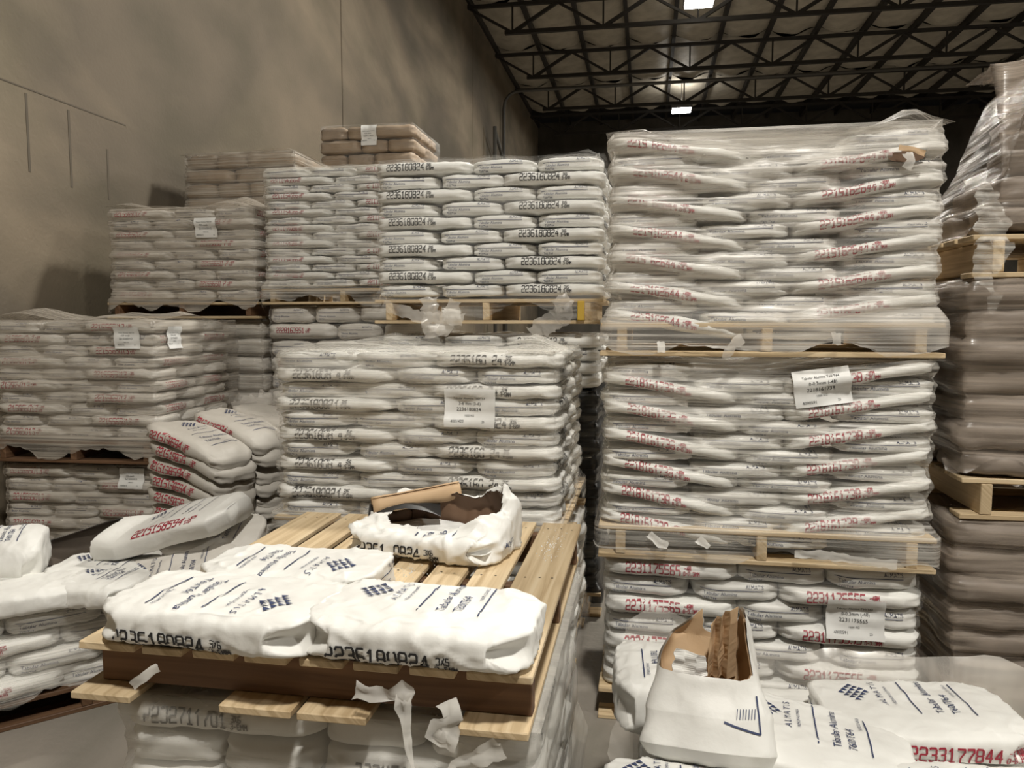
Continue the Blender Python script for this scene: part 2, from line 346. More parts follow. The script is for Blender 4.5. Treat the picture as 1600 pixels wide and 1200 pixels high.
def film(label, T, W, D, z0, z1, tris, m='film', sides='LFR', below=.1, cap=True, taut=.2, hole=None, ragged=.05, group=None, seed=1, tent=0., topin=.22, step=.028, zs=.013, capamp=.012, peaks=(), lean=0., vt=.85, pal=-.008, pleat=.007, slope=.05):
    """T: 4x4 of the stack; tris: (verts, faces) of the load in stack space; a taut skin over the load's sides and top"""
    bv = BVHTree.FromPolygons(*tris); mg = .03; path = []; r = .05
    def seg(a, b, n, st):
        a, b = Vector(a), Vector(b); k = max(1, int((b - a).length / st)); path.extend([(a.lerp(b, i / k), Vector(n)) for i in range(k)])
    def arc(c, a0, a1):
        for i in range(5): t = a0 + (a1 - a0) * i / 5; path.append((Vector((c[0] + r * math.cos(t), c[1] + r * math.sin(t))), Vector((math.cos(t), math.sin(t)))))
    x0, x1, y0, y1 = -mg, W + mg, -mg, D + mg
    if 'L' in sides: seg((x0, y1), (x0, y0 + r), (-1, 0), .045); 
    if 'L' in sides or 'F' in sides: arc((x0 + r, y0 + r), PI, PI * 1.5)
    if 'F' in sides: seg((x0 + r, y0), (x1 - r, y0), (0, -1), step)
    if not lean: arc((x1 - r, y0 + r), PI * 1.5, PI * 2)
    x1 += 0
    if 'R' in sides: seg((x1, y0 + r), (x1, y1), (1, 0), .04)
    n = len(path); zb = z0 - below; nzr = int((z1 - zb) / zs) + 1; dz = (z1 - zb) / nzr
    off = [[-.06] * n for _ in range(nzr + 1)]
    for j in range(nzr + 1):
        z = zb + dz * j
        for i, (p, nn) in enumerate(path):
            if lean:
                fz = min(1, max(0, (z - z0) / (z1 - z0))); off[j][i] = -.05 + nn.x * lean * fz ** 1.4 + nn.y * lean * .5 * fz ** 2
            h = bv.ray_cast(Vector((p.x + nn.x * .25, p.y + nn.y * .25, z)), Vector((-nn.x, -nn.y, 0)), .75)
            if h[0] is not None: off[j][i] = .25 - h[3]
            if z < z0 + .005: off[j][i] = max(off[j][i], pal)
    st = [(path[min(i + 1, n - 1)][0] - path[i][0]).length for i in range(n)]
    def dil(o):
        res = []
        for j in range(len(o)):
            row = list(o[j])
            for i in range(1, n): row[i] = max(row[i], row[i - 1] - st[i - 1] * taut)
            for i in range(n - 2, -1, -1): row[i] = max(row[i], row[i + 1] - st[i] * taut)
            res.append(row)
        return res
    off = dil(off); o2 = [r_[:] for r_ in off]
    for j in range(1, len(off)): o2[j] = [max(a, b - dz * vt) for a, b in zip(o2[j], o2[j - 1])]
    for j in range(len(off) - 2, -1, -1): o2[j] = [max(a, b - dz * vt) for a, b in zip(o2[j], o2[j + 1])]
    V, F, UV = [], [], []; S = [0]
    for i in range(1, n): S.append(S[-1] + (path[i][0] - path[i - 1][0]).length)
    zcut = [zb + ragged * (1 + nz(S[i] * 4.5, seed * 3.3, 2) * 2.2 + .5 * nz(S[i] * 21, seed, 5)) for i in range(n)]
    for j in range(nzr + 1):
        z = zb + dz * j
        for i, (p, nn) in enumerate(path):
            zz2 = z + slope * S[i] * (.6 + nz(S[i] * .5, z * 2, seed)); e = o2[j][i] + .006 + pleat * max(0, nz(S[i] * 1.1, zz2 * 42, seed)) + .004 * nz(S[i] * 7, z * 22, seed + 4)
            V.append((p.x + nn.x * e, p.y + nn.y * e, max(z, zcut[i]))); UV.append((S[i], z))
    rows = nzr + 1
    # fold in over the top
    bvz = []
    for k, ins in enumerate((.02, .06, .12, topin)):
        for i, (p, nn) in enumerate(path):
            of = max(-.4, o2[nzr - 1][i]); q = Vector((p.x + nn.x * (of - ins), p.y + nn.y * (of - ins))); h = bv.ray_cast(Vector((q.x, q.y, z1 + .4)), Vector((0, 0, -1)), .7)
            z = (h[0].z if h[0] is not None else z1 - .02); z = max(z, z1 - .05) + .008 + .006 * nz(q.x * 12, q.y * 12, seed + k)
            V.append((q.x, q.y, z)); UV.append((S[i], z1 + ins))
    rows += 4
    for j in range(rows - 1):
        for i in range(n - 1):
            a = j * n + i; z = V[a][2]
            if j < nzr and zb + dz * (j + 1) <= min(zcut[i], zcut[i + 1]): continue
            if hole and hole(S[i], path[i][0], z): continue
            F.append((a, a + 1, a + n + 1, a + n))
    if cap:
        q0 = len(V); gx, gy = 26, 18; zz = []
        for b in range(gy + 1):
            for a in range(gx + 1):
                x = -.01 + (W + .02) * a / gx; y = -.01 + (D + .02) * b / gy
                h = bv.ray_cast(Vector((x, y, z1 + .4)), Vector((0, 0, -1)), .6); zz.append(h[0].z if h[0] is not None else z1 - .05)
        for _ in range(4):
            for b in range(gy + 1):
                for a in range(gx + 1):
                    nb = [zz[bb * (gx + 1) + aa] for aa, bb in ((a - 1, b), (a + 1, b), (a, b - 1), (a, b + 1)) if 0 <= aa <= gx and 0 <= bb <= gy]
                    zz[b * (gx + 1) + a] = max(zz[b * (gx + 1) + a], sum(nb) / len(nb), max(nb) - .02)
        for b in range(gy + 1):
            for a in range(gx + 1):
                x = -.01 + (W + .02) * a / gx; y = -.01 + (D + .02) * b / gy
                V.append((x, y, zz[b * (gx + 1) + a] + .014 + capamp * nz(x * 4, y * 4, seed + 11) + tent * max(0, nz(x * 2.5 + seed, y * 2.5, 3)) + sum(ph * max(0, 1 - math.hypot(x - px, (y - py) * .7) / pr) ** 1.3 for px, py, ph, pr in peaks))); UV.append((x, y))
        for b in range(gy):
            for a in range(gx):
                q = q0 + b * (gx + 1) + a; F.append((q, q + 1, q + gx + 2, q + gx + 1))
    me = mesh('stretch_film', V, F, True); uvl = me.uv_layers.new(name='UVMap')
    for l in me.loops: uvl.data[l.index].uv = UV[l.vertex_index]
    o = link('stretch_film', me, m); o.matrix_world = T; tag(o, label, 'stretch film', group)
    return o, BVHTree.FromPolygons([Vector(v) for v in V], F)
def film_label(fo, bv, x, z, w, h, lines, rot=0., side='F', name='pallet_label', seed=0, W=1.2):
    """a printed paper label stuck on the film, with its print as a sub-part"""
    c, s = math.cos(rot), math.sin(rot)
    def ray(u, v):
        a, b = x + u * c - v * s, z + u * s + v * c
        return ((a, -.6, b), (0, 1, 0)) if side == 'F' else ((W + .6, a, b), (-1, 0, 0))
    V, F = [], []; nx, ny = 12, 9; dist = []
    for j in range(ny + 1):
        for i in range(nx + 1):
            o, d = ray((i / nx - .5) * w, (j / ny - .5) * h); hh = bv.ray_cast(Vector(o), Vector(d), 2.); dist.append(hh[3] if hh[0] is not None else None)
    base = [d for d in dist if d is not None]; base = sum(base) / max(1, len(base)) if base else .5
    dist = [d if d is not None and abs(d - base) < .05 else base for d in dist]
    for _ in range(2): dist = [min(dist[k], sum(dist[max(0, k - 1):k + 2]) / len(dist[max(0, k - 1):k + 2])) for k in range(len(dist))]
    for j in range(ny + 1):
        for i in range(nx + 1):
            o, d = ray((i / nx - .5) * w, (j / ny - .5) * h); k = j * (nx + 1) + i
            V.append(Vector(o) + Vector(d) * (dist[k] - .006 - .004 * max(0, nz(i * .7 + seed, j * .9, 2)) - .002 * nz(i * .2, j * 1.4, seed)))
    for j in range(ny):
        for i in range(nx):
            a = j * (nx + 1) + i; F.append((a, a + 1, a + nx + 2, a + nx + 1))
    lab = link(name, mesh(name, [tuple(v) for v in V], F, True), 'label', fo); lab['label'] = 'white printed paper label'
    lb = BVHTree.FromPolygons(V, F); p = Print()
    for (t, sz, u, v) in lines: p.add(font_text(t, sz), u, v)
    pm = p.lay('label_print', lb, ray, .0012); pm.materials.append(M['black'])
    link('label_print', pm, None, lab)
    return lab

# ------------------------------------------------------------------ a palletised load of sacks
ORD = ['lowest', 'second', 'third', 'fourth', 'fifth', 'sixth', 'seventh', 'eighth', 'ninth', 'tenth', 'eleventh', 'twelfth', 'thirteenth', 'fourteenth', 'fifteenth', 'sixteenth', 'seventeenth', 'eighteenth']
LOADS = {}
REST = {}
def load(key, x0, y0, z0, z1, n, desc, W=1.2, D=1.02, rot=0., num='2236180824', sub=('3X6', '3-6MM'), ink='black', paper='white', side='', fm='film', parity=0, sag=0., Lf=.43, jit=.006, lean=0.,
         drop=.12, endl=True, fkw=None, do_film=True, nh=None, top_brand=False, topfill=True, adj='white sack', sname='sack', skip=None, amp=1., tilt=0., one=lambda i, p: 'front' in p):
    T = Matrix.Translation((x0, y0, 0)) @ Matrix.Rotation(rot, 4, 'Z'); pitch = (z1 - z0) / n
    Ll = W * Lf; We = (W - Ll) / 2; rg = random.Random(sum(map(ord, key)) * 7)
    def sagf(x): return -sag * math.sin(PI * min(1, max(0, x / W))) ** 1.5
    kinds = {}
    for col, xc in (('l', Ll / 2), ('r', W - Ll / 2)):
        for k in range(2):
            b = (lambda c: (lambda x: sagf(c + x) - sagf(c)))(xc) if sag else None
            kinds[col + str(k)] = Sack(Ll * 1.01, We * 1.0, pitch * 1.0, rg.random() * 50, paper, ink, num, sub, drop + .1 * k, nh or min(.034, pitch * .55), -.34, .56, brand=False, endl=endl, bend=b, amp=amp)
    for k in range(2): kinds['e' + str(k)] = Sack(Ll * 1.01, We * 1.0, pitch * .97, rg.random() * 50 + 60, paper, ink, num, sub, drop, nh or min(.034, pitch * .55), -.36, .56, endl=endl, brand=top_brand, amp=amp, n2=4.5)
    TV, TF = [], []
    def place(i, xc, yc, kind, end, pos, show):
        if skip and skip(i, pos): return
        s = kinds[kind + str(rg.randrange(2))]; z = z0 + pitch * i + sagf(xc); xc += lean * (i / max(1, n - 1)) ** 1.4; yc += abs(lean) * .5 * (i / max(1, n - 1)) ** 2
        mw = Matrix.Translation((xc + rg.uniform(-jit, jit), yc + rg.uniform(-jit, jit) + (.012 if end else -.008), z)) @ Matrix.Rotation((PI / 2 if end else 0) + rg.uniform(-.02, .02), 4, 'Z') @ Matrix.Rotation(rg.uniform(-.012, .012) + (tilt if end else 0), 4, 'X')
        layer = 'top' if i == n - 1 else ORD[i] if n <= 18 else ORD[min(17, n - 1 - i)] + ' from top'
        if one(i, pos): s.put(T @ mw, '%s, %s, %s layer, %s' % (adj, pos, layer, desc), show, 'sacks of the ' + desc, sname)
        else:
            rv, rf = REST.setdefault(paper, ([], [])); q = len(rv); g = T @ mw; rv.extend(tuple(g @ v) for v in s.V); rf.extend(tuple(q + a for a in f) for f in s.F)
        q = len(TV); TV.extend(mw @ v for v in s.V); TF.extend(tuple(q + a for a in f) for f in s.F)
    for i in range(n):
        A = (i + parity) % 2 == 0; top = i == n - 1 and topfill
        if A:
            place(i, Ll / 2, We / 2, 'l', False, 'left end of front', ('number',))
            place(i, Ll + We / 2, Ll / 2, 'e', True, 'middle of front', ('end',) + (('brand',) if top else ()))
            place(i, W - We / 2, Ll / 2, 'e', True, 'right end of front', ('end',) + (('number',) if 'R' in side else ()) + (('brand',) if top else ()))
            if 'R' in side or top: place(i, W - We / 2, Ll * 1.5, 'e', True, 'back of right side', ('number',))
            if 'L' in side or top:
                for q in (1, 2): place(i, Ll / 2, We * (q + .5), 'l', False, ('second', 'third')[q - 1] + ' along left side', ())
            if top: place(i, Ll + We / 2, Ll * 1.5, 'e', True, 'back middle', ())
        else:
            place(i, We / 2, Ll / 2, 'e', True, 'left end of front', ('end',) + (('brand',) if top else ()))
            place(i, We * 1.5, Ll / 2, 'e', True, 'middle of front', ('end',) + (('brand',) if top else ()))
            place(i, W - Ll / 2, We / 2, 'r', False, 'right end of front', ('number',))
            if 'R' in side or top:
                for q in (1, 2): place(i, W - Ll / 2, We * (q + .5), 'r', False, ('second', 'third')[q - 1] + ' along right side', ())
            if 'L' in side or top: place(i, We / 2, Ll * 1.5, 'e', True, 'back of left side', ())
            if top: place(i, We * 1.5, Ll * 1.5, 'e', True, 'back middle', ())
    res = dict(T=T, W=W, D=D, z0=z0, z1=z1)
    if do_film:
        kw = dict(m=fm, below=.10, seed=rg.random() * 30); kw.update(fkw or {})
        res['film'], res['bvh'] = film('clear stretch film wrapped around the ' + desc, T, W, D, z0, z1 + .01, (TV, TF), **kw)
    LOADS[key] = res; return res

# ================================================================== the hall
WX, RZ, BY = -4.3, 9.25, 30.5
def concrete(name, c0, c1, c2):
    m, nt, b = mat(name)
    n = noise_tex(nt, .55, 5, sc3=(1, .4, .75)); n.inputs['Distortion'].default_value = .7
    r = ramp(nt, n, 0, [(.40, c2), (.5, c1), (.60, c0)])
    n3 = noise_tex(nt, 2.3, 6, sc3=(1, .35, .55)); r3 = ramp(nt, n3, 0, [(.36, (.80, .80, .76)), (.5, (.97, .95, .93)), (.64, (1.12, 1.08, 1.06))])
    mx = node(nt, 'ShaderNodeMix', data_type='RGBA', blend_type='MULTIPLY'); mx.inputs[0].default_value = 1.0
    nt.links.new(r.outputs[0], mx.inputs[6]); nt.links.new(r3.outputs[0], mx.inputs[7]); nt.links.new(mx.outputs[2], b.inputs['Base Color'])
    b.inputs['Roughness'].default_value = .8; n2 = noise_tex(nt, 30, 6); bump(nt, n2, b, .35, .012)
    return m
M['concrete'] = concrete('tilt_up_concrete', (.285, .24, .175), (.215, .18, .13), (.15, .127, .095))
M['floor'] = concrete('worn_slab', (.30, .275, .24), (.25, .23, .20), (.19, .175, .15))
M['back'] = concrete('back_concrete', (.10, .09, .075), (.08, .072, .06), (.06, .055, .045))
fl = structure(link('floor', box_mesh('floor', 34, 50, .2, (9, 8, -.1)), 'floor'))
# left wall of tilt-up panels with open joints between them
wl = structure(link('wall_left', box_mesh('wall_left', .1, 44, RZ, (WX - .20, 8.5, RZ / 2)), 'gap'))
edges = [-13.5, -6.0, 2.3, 10.62, 18.95, 27.2, BY]
for a, b in zip(edges, edges[1:]):
    link('concrete_panel', box_mesh('concrete_panel', .15, b - a - .045, RZ, (WX - .075, (a + b) / 2, RZ / 2), .008), 'concrete', wl)
M['seam'] = flat('form_seam', (.12, .10, .075), .85)
for (y0, y1, za, zb_) in ((2.5, 5.9, 3.19, 3.20), (4.84, 4.86, 2.62, 3.16), (5.24, 5.262, 2.58, 3.15), (5.65, 5.672, 2.55, 2.95)):
    link('form_seam', box_mesh('form_seam', .004, y1 - y0, zb_ - za, (WX + .001, (y0 + y1) / 2, (za + zb_) / 2)), 'seam', wl)
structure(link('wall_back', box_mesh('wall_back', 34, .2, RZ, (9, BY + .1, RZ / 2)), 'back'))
structure(link('wall_right', box_mesh('wall_right', .2, 44, RZ, (24.1, 8.5, RZ / 2)), 'concrete'))
structure(link('wall_front', box_mesh('wall_front', 34, .2, RZ, (9, -13, RZ / 2)), 'concrete'))
cl = structure(link('ceiling', box_mesh('ceiling', 34, 46, .2, (9, 8.5, RZ + .25)), 'steel'))
m, nt, b = mat('insulation_facing'); n = noise_tex(nt, 3, 4); r = ramp(nt, n, 0, [(.35, (.46, .42, .35)), (.65, (.62, .57, .48))]); lk(nt, r, 0, b, 'Base Color'); b.inputs['Roughness'].default_value = .45
n2 = noise_tex(nt, 6, 5, sc3=(1, 4, 1)); bump(nt, n2, b, .6, .03); M['insul'] = m
# sagging insulation blankets between purlins and trusses, three shapes shared
TY = [15.15, 18.45, 21.85, 25.15, 28.45]
blk = []
for s in range(4):
    V, F = [], []; nx, ny = 8, 14
    for j in range(ny + 1):
        for i in range(nx + 1):
            x, y = i / nx - .5, j / ny - .5
            z = -.09 * math.cos(PI * x) - .14 * math.exp(-((.5 - abs(y)) / .06) ** 2) * math.cos(PI * x) * (.6 + nz(x * 3, s * 4, y)) + .03 * nz(x * 5 + s * 9, y * 8, 1)
            V.append((x * 1.16, y * 3.28, z))
    for j in range(ny):
        for i in range(nx): a = j * (nx + 1) + i; F.append((a, a + nx + 1, a + nx + 2, a + 1))
    blk.append(mesh('insulation_blanket', V, F, True))
for iy in range(5):
    for ix in range(15):
        o = link('insulation_blanket', blk[R.randrange(4)], 'insul', cl); o.location = (WX + .62 + ix * 1.22, TY[iy] - 1.66 + (.0 if iy else 0), RZ - .02)
pur = box_mesh('purlin', .09, 22, .26, (0, 0, 0))
for ix in range(15):
    o = link('purlin', pur, 'steel', cl); o.location = (WX + .02 + ix * 1.22, 19.5, RZ - .06)
# trusses
CZB = 8.33
def bar(a, b, w):
    a, b = Vector(a), Vector(b); d = b - a; me = box_mesh('web_bar', w, w, d.length); me.transform(Matrix.Translation((a + b) / 2) @ d.to_track_quat('Z', 'Y').to_matrix().to_4x4()); return me
names = ['nearest', 'second nearest', 'third', 'fourth', 'farthest']
for t, y in enumerate(TY):
    tr = empty('roof_truss', 'dark steel roof truss, %s of five crossing under the ceiling insulation' % names[t], 'roof truss', (WX, y, CZB), group='steel roof trusses'); tr['kind'] = 'structure'
    link('top_chord', box_mesh('top_chord', 20.2, .09, .08, (10.1, 0, RZ - CZB - .28)), 'steel', tr)
    link('bottom_chord', box_mesh('bottom_chord', 19.2, .1, .085, (10.5, 0, 0)), 'steel', tr)
    zt = RZ - CZB - .30
    for k in range(9):
        xb = .98 + .1 + k * 2.13
        link('web_bar', bar((xb, 0, 0), (xb - 1.06, 0, zt), .055), 'steel', tr); link('web_bar', bar((xb, 0, 0), (xb + 1.06, 0, zt), .075), 'steel', tr)
        link('web_bar', bar((xb, 0, 0), (xb, 0, zt), .04), 'steel', tr)
# pipe along the wall and under the roof
def tube(name, pts, r, m, parent=None, seg=8):
    bm = bmesh.new(); rings = []; pts = [Vector(p) for p in pts]
    for i, p in enumerate(pts):
        d = (pts[min(i + 1, len(pts) - 1)] - pts[max(i - 1, 0)]).normalized(); a = d.orthogonal().normalized(); bb = d.cross(a)
        if rings: 
            pa = prev - d * prev.dot(d); a = pa.normalized(); bb = d.cross(a)
        prev = a; rings.append([bm.verts.new(p + (a * math.cos(2 * PI * k / seg) + bb * math.sin(2 * PI * k / seg)) * (r(i / (len(pts) - 1)) if callable(r) else r)) for k in range(seg)])
    for A, B in zip(rings, rings[1:]):
        for k in range(seg): bm.faces.new((A[k], A[(k + 1) % seg], B[(k + 1) % seg], B[k]))
    bm.faces.new(rings[0][::-1]); bm.faces.new(rings[-1])
    me = bpy.data.meshes.new(name); bm.to_mesh(me); bm.free(); me.polygons.foreach_set('use_smooth', [True] * len(me.polygons)); return link(name, me, m, parent)
pp = [(-4.2, 22.6, 0), (-4.2, 22.6, 7.7)] + [(-4.2 + .45 * (1 - math.cos(t * PI / 8)), 22.6, 7.75 + .45 * math.sin(t * PI / 8)) for t in range(1, 5)] + [(14, 22.6, 8.3)]
tag(tube('pipe', pp, .045, 'pipe'), 'grey conduit pipe climbing the concrete wall and running under the trusses', 'pipe')
t = empty('wall_rail', 'dim handrail frame standing by the concrete wall beyond the loads', 'rail', (-4.05, 20.5, 0)); 
tube('post', [(0, 0, 0), (0, 0, 6.7)], .05, 'pipe', t); tube('post', [(.0, 1.6, 0), (.0, 1.6, 6.2)], .05, 'pipe', t); tube('brace', [(0, 0, 6.6), (0, 1.6, 5.9)], .045, 'pipe', t)
# lamps
em, nt, b = mat('lamp_diffuser'); b.inputs['Emission Color'].default_value = (1, .96, .88, 1); b.inputs['Emission Strength'].default_value = 30
M['lamp'] = em; M['lampbody'] = flat('lamp_housing', (.12, .12, .12), .5)
lm = box_mesh('lamp_housing', .66, .66, .12, (0, 0, .09), .02); ld = box_mesh('lamp_diffuser', .58, .58, .03, (0, 0, .02))
lab = ['overhead', 'second', 'near visible', 'far visible', 'side overhead', 'side second', 'side third']
for k, (x, y, z) in enumerate(LAMPS):
    o = empty('ceiling_lamp', ('square high-bay lamp glowing brightly under the roof truss', 'small distant square high-bay lamp just above the tallest sack load')[k - 2] if k in (2, 3) else 'square high-bay lamp out of the picture, %s one' % lab[k], 'lamp', (x, y, z))
    link('lamp_housing', lm, 'lampbody', o); link('lamp_diffuser', ld, 'lamp', o); tube('hanger', [(0, 0, .14), (0, 0, RZ - z + .05)], .015, 'steel', o)
    L = bpy.data.lights.new('lamp_light', 'AREA'); L.shape = 'SQUARE'; L.size = .58; L.energy = LAMP_W * (1 if y < 10 else .45); L.color = (1, .955, .87)
    U = bpy.data.lights.new('ceiling_fill_light', 'AREA'); U.shape = 'SQUARE'; U.size = .5; U.energy = LAMP_W * .03; U.color = (1, .95, .86)  # added fill light facing up, brightens the ceiling above each lamp
    uo = bpy.data.objects.new('ceiling_fill_light', U); COL.objects.link(uo); uo.parent = o; uo.location = (0, 0, .17); uo.rotation_euler = (PI, 0, 0)
    lo = bpy.data.objects.new('lamp_light', L); COL.objects.link(lo); lo.parent = o; lo.location = (0, 0, -.01)

# ================================================================== loads
RED1 = ('-48M', '0-0.3MM')
def lab_lines(num, grade, w, item):
    return [('Tabular Alumina T60/T64', w * .062, -w * .34, w * .17), (grade, w * .085, -w * .24, w * .06), (num, w * .1, -w * .28, -w * .06), ('1000 KG', w * .055, -w * .12, -w * .17), (item, w * .075, -w * .38, -w * .28), ('25', w * .06, w * .25, -w * .28)]
# --- tall stack of three red-numbered tiers
pallet(-.17, 2.95, 0, 1.2, 1.02, 'timber pallet on the floor below the tall red-numbered stack', 'x')
r1 = load('R1', -.15, 2.96, .125, .655, 7, 'lowest tier of tall red-numbered stack', num='2231175565', sub=RED1, ink='red', fm='film_thin', W=1.17, fkw=dict(cap=False, below=.02), drop=.06)
film_label(r1['film'], r1['bvh'], .93, .47, .205, .15, lab_lines('2231175565', '0-0.3mm (-48)', .2, '4000591'))
pallet(-.175, 2.94, .66, 1.22, 1.02, 'film-covered timber pallet under the middle tier of tall red-numbered stack', 'x')
r2 = load('R2', -.165, 2.95, .795, 1.44, 12, 'middle tier of tall red-numbered stack', num='2218161738', sub=RED1, ink='red', fm='film', W=1.2, sag=.08, fkw=dict(below=.13, ragged=.03), parity=0, drop=.07)
film_label(r2['film'], r2['bvh'], .80, 1.335, .2, .135, lab_lines('2218161738', '0-0.3mm (-48)', .2, '4000591'), rot=.14, seed=4)
pallet(-.175, 2.94, 1.445, 1.22, 1.02, 'film-covered timber pallet under the top tier of tall red-numbered stack', 'x', H=.125)
def r3hole(s, p, z): return ((p.x - 1.035) / .06) ** 2 + ((z - 2.15) / .02) ** 2 < 1 + .5 * nz(s * 60, z * 60, 1) and p.y < .02
r3 = load('R3', -.15, 2.95, 1.575, 2.27, 13, 'top tier of tall red-numbered stack', num='2219162644', sub=RED1, ink='red', fm='film_tilt', W=1.18, sag=.07, fkw=dict(below=.125, ragged=.025, hole=r3hole, tent=.02, peaks=((1.08, .12, .075, .16), (.12, .12, .035, .12))), drop=.06)
# --- centre load behind the foreground pallet
pallet(-1.52, 2.92, 0, 1.22, 1.02, 'floor pallet hidden behind the foreground load', 'x')
load('C0', -1.5, 2.93, .13, .635, 7, 'floor tier behind the foreground pallet', num='', fm='film_thin', side='R', fkw=dict(cap=False), top_brand=False, one=lambda i, p: False, skip=lambda i, p: 'front' in p and 'right' not in p, topfill=False)
pallet(-1.52, 2.92, .64, 1.22, 1.02, 'timber pallet under the centre black-numbered load', 'x')
c1 = load('C1', -1.51, 2.93, .775, 1.45, 11, 'centre black-numbered load', side='R', fm='film', top_brand=True, parity=1, fkw=dict(below=.09, cap=True, tent=.02, peaks=((.36, .5, .07, .2), (1.06, .25, .06, .18))), drop=.1, W=1.18, amp=1.3)
film_label(c1['film'], c1['bvh'], .83, 1.235, .205, .15, lab_lines('2236180824', '3-6 mm (3-6)', .2, '4001420'))
# --- highest black-numbered load behind it
pallet(-1.46, 4.0, 0, 1.24, 1.02, 'floor pallet below the two-tier load at the back', 'x')
load('T0', -1.44, 4.03, .13, 1.20, 13, 'shade-blackened load below the two-tier one at the back', num='', fm='film_shade', side='R', one=lambda i, p: False, skip=lambda i, p: 'right' not in p, fkw=dict(cap=False, below=.1, topin=.05))  # wrapped in near-black film so the gap beside the centre load looks shaded
load('T1', -1.44, 4.02, 1.22, 1.50, 4, 'load under the highest black-numbered one', num='2227180612', fm='film_thin', side='R', one=lambda i, p: i > 1 and 'front' in p, fkw=dict(cap=False, below=0))
pallet(-1.46, 4.0, 1.56, 1.24, 1.02, 'timber pallet with a yellow block under the highest black-numbered load', 'x')
t2 = load('T2', -1.45, 4.0, 1.70, 2.42, 10, 'highest black-numbered load', parity=1, fm='film_thin', side='R', W=1.22, fkw=dict(below=.12, ragged=.05, tent=.01, peaks=((1.13, .12, .05, .12), (.22, .3, .05, .14))), drop=.05)
# --- red-numbered load left of it, one row farther back
load('L1', -2.68, 5.12, .0, 1.68, 14, 'load below the slim red-numbered one', num='2228163951', sub=('-325', 'STD'), ink='red', fm='film_thin', paper='grey', fkw=dict(cap=False), skip=lambda i, p: i < 8, one=lambda i, p: i > 8 and 'front' in p and 'right' not in p)
pallet(-2.7, 5.1, 1.69, 1.22, 1.02, 'film-covered pallet under the slim red-numbered load', 'x', H=.11)
l2 = load('L2', -2.68, 5.1, 1.81, 2.63, 15, 'slim red-numbered load by the brown sacks', num='2211154066', sub=('-325', 'STD'), ink='red', fm='film', W=1.2, parity=1, fkw=dict(below=.14), drop=.05)
# --- grey load by the wall
load('M1', -3.95, 5.2, .0, 1.58, 12, 'shaded load under the upper grey load', num='', paper='grey', fm='film_grey', side='R', fkw=dict(cap=False), skip=lambda i, p: i < 4 or not ('right' in p), endl=False, one=lambda i, p: i > 6 and 'right end' in p)
pallet(-3.97, 5.15, 1.59, 1.22, 1.02, 'dark film-draped pallet under the upper grey load', 'x', H=.12, frame='wood_dark')
mm = load('M', -3.95, 5.17, 1.725, 2.39, 9, 'upper grey load by the concrete wall', num='2215565012', sub=('-325', 'STD'), ink='red', paper='grey', fm='film_grey', W=1.18, side='R', fkw=dict(below=.10, tent=.03, capamp=.02, peaks=((.1, .12, .05, .22), (.95, .3, .10, .3)), taut=.1), jit=.012, amp=1.4)
film_label(mm['film'], mm['bvh'], .80, 2.245, .17, .14, lab_lines('2215565012', '-325 mesh', .2, '4000612'))
# --- brown loads at the back
load('B1', -4.06, 6.3, .0, 3.03, 24, 'brown load by the wall', W=1.07, num='', paper='tan', fm='film_grey', side='R', endl=False, adj='brown sack', sname='brown_sack', one=lambda i, p: i > 16 and 'front' in p, fkw=dict(cap=True, below=0, peaks=((.9, .2, .05, .3),)), jit=.015)
b2 = load('B2', -3.26, 7.4, .0, 3.5, 26, 'highest brown load', W=1.0, num='', paper='tan', fm='film_thin', side='R', endl=False, adj='brown sack', sname='brown_sack', one=lambda i, p: i > 21 and 'front' in p, fkw=dict(cap=False, below=0))
film_label(b2['film'], b2['bvh'], .53, 3.40, .16, .2, lab_lines('2209114410', '-325 mesh', .2, '4000598'))
# --- wrapped grey loads near the wall
pallet(-3.9, 4.02, 0, 1.06, 1.1, 'floor pallet of the grey loads at the wall', 'x', m='wood_dark', frame='wood_dark')
a0 = load('A0', -3.9, 4.05, .13, .70, 7, 'lower grey load at the left', W=1.06, D=1.06, num='2215565013', sub=('-325', 'STD'), ink='red', paper='grey', fm='film_grey', side='R', fkw=dict(cap=False), rot=.05)
pallet(-3.92, 4.0, .725, 1.1, 1.1, 'film-draped pallet between the grey loads at the left', 'x', rot=.05, m='wood_dark', frame='wood_dark')
a1 = load('A1', -3.9, 4.02, .87, 1.57, 10, 'grey load with two paper labels', W=1.06, D=1.06, num='2215565013', sub=('-325', 'STD'), ink='red', paper='grey', fm='film_grey', side='R', rot=.05, fkw=dict(below=.13, tent=.03, capamp=.02, peaks=((.22, .15, .07, .3), (.75, .3, .06, .25), (.98, .4, .05, .2)), taut=.08, vt=.6, slope=-.06), jit=.012, amp=1.4, one=lambda i, p: True)
film_label(a1['film'], a1['bvh'], .90, 1.475, .16, .125, lab_lines('2215565013', '-325 mesh', .16, '4000612'), seed=2)
film_label(a1['film'], a1['bvh'], .20, 1.475, .15, .135, lab_lines('2215565013', '-325 mesh', .15, '4000612'), side='R', seed=7, W=1.06)
film_label(a0['film'], a0['bvh'], .86, .63, .16, .12, lab_lines('2215565013', '-325 mesh', .16, '4000612'), seed=5)
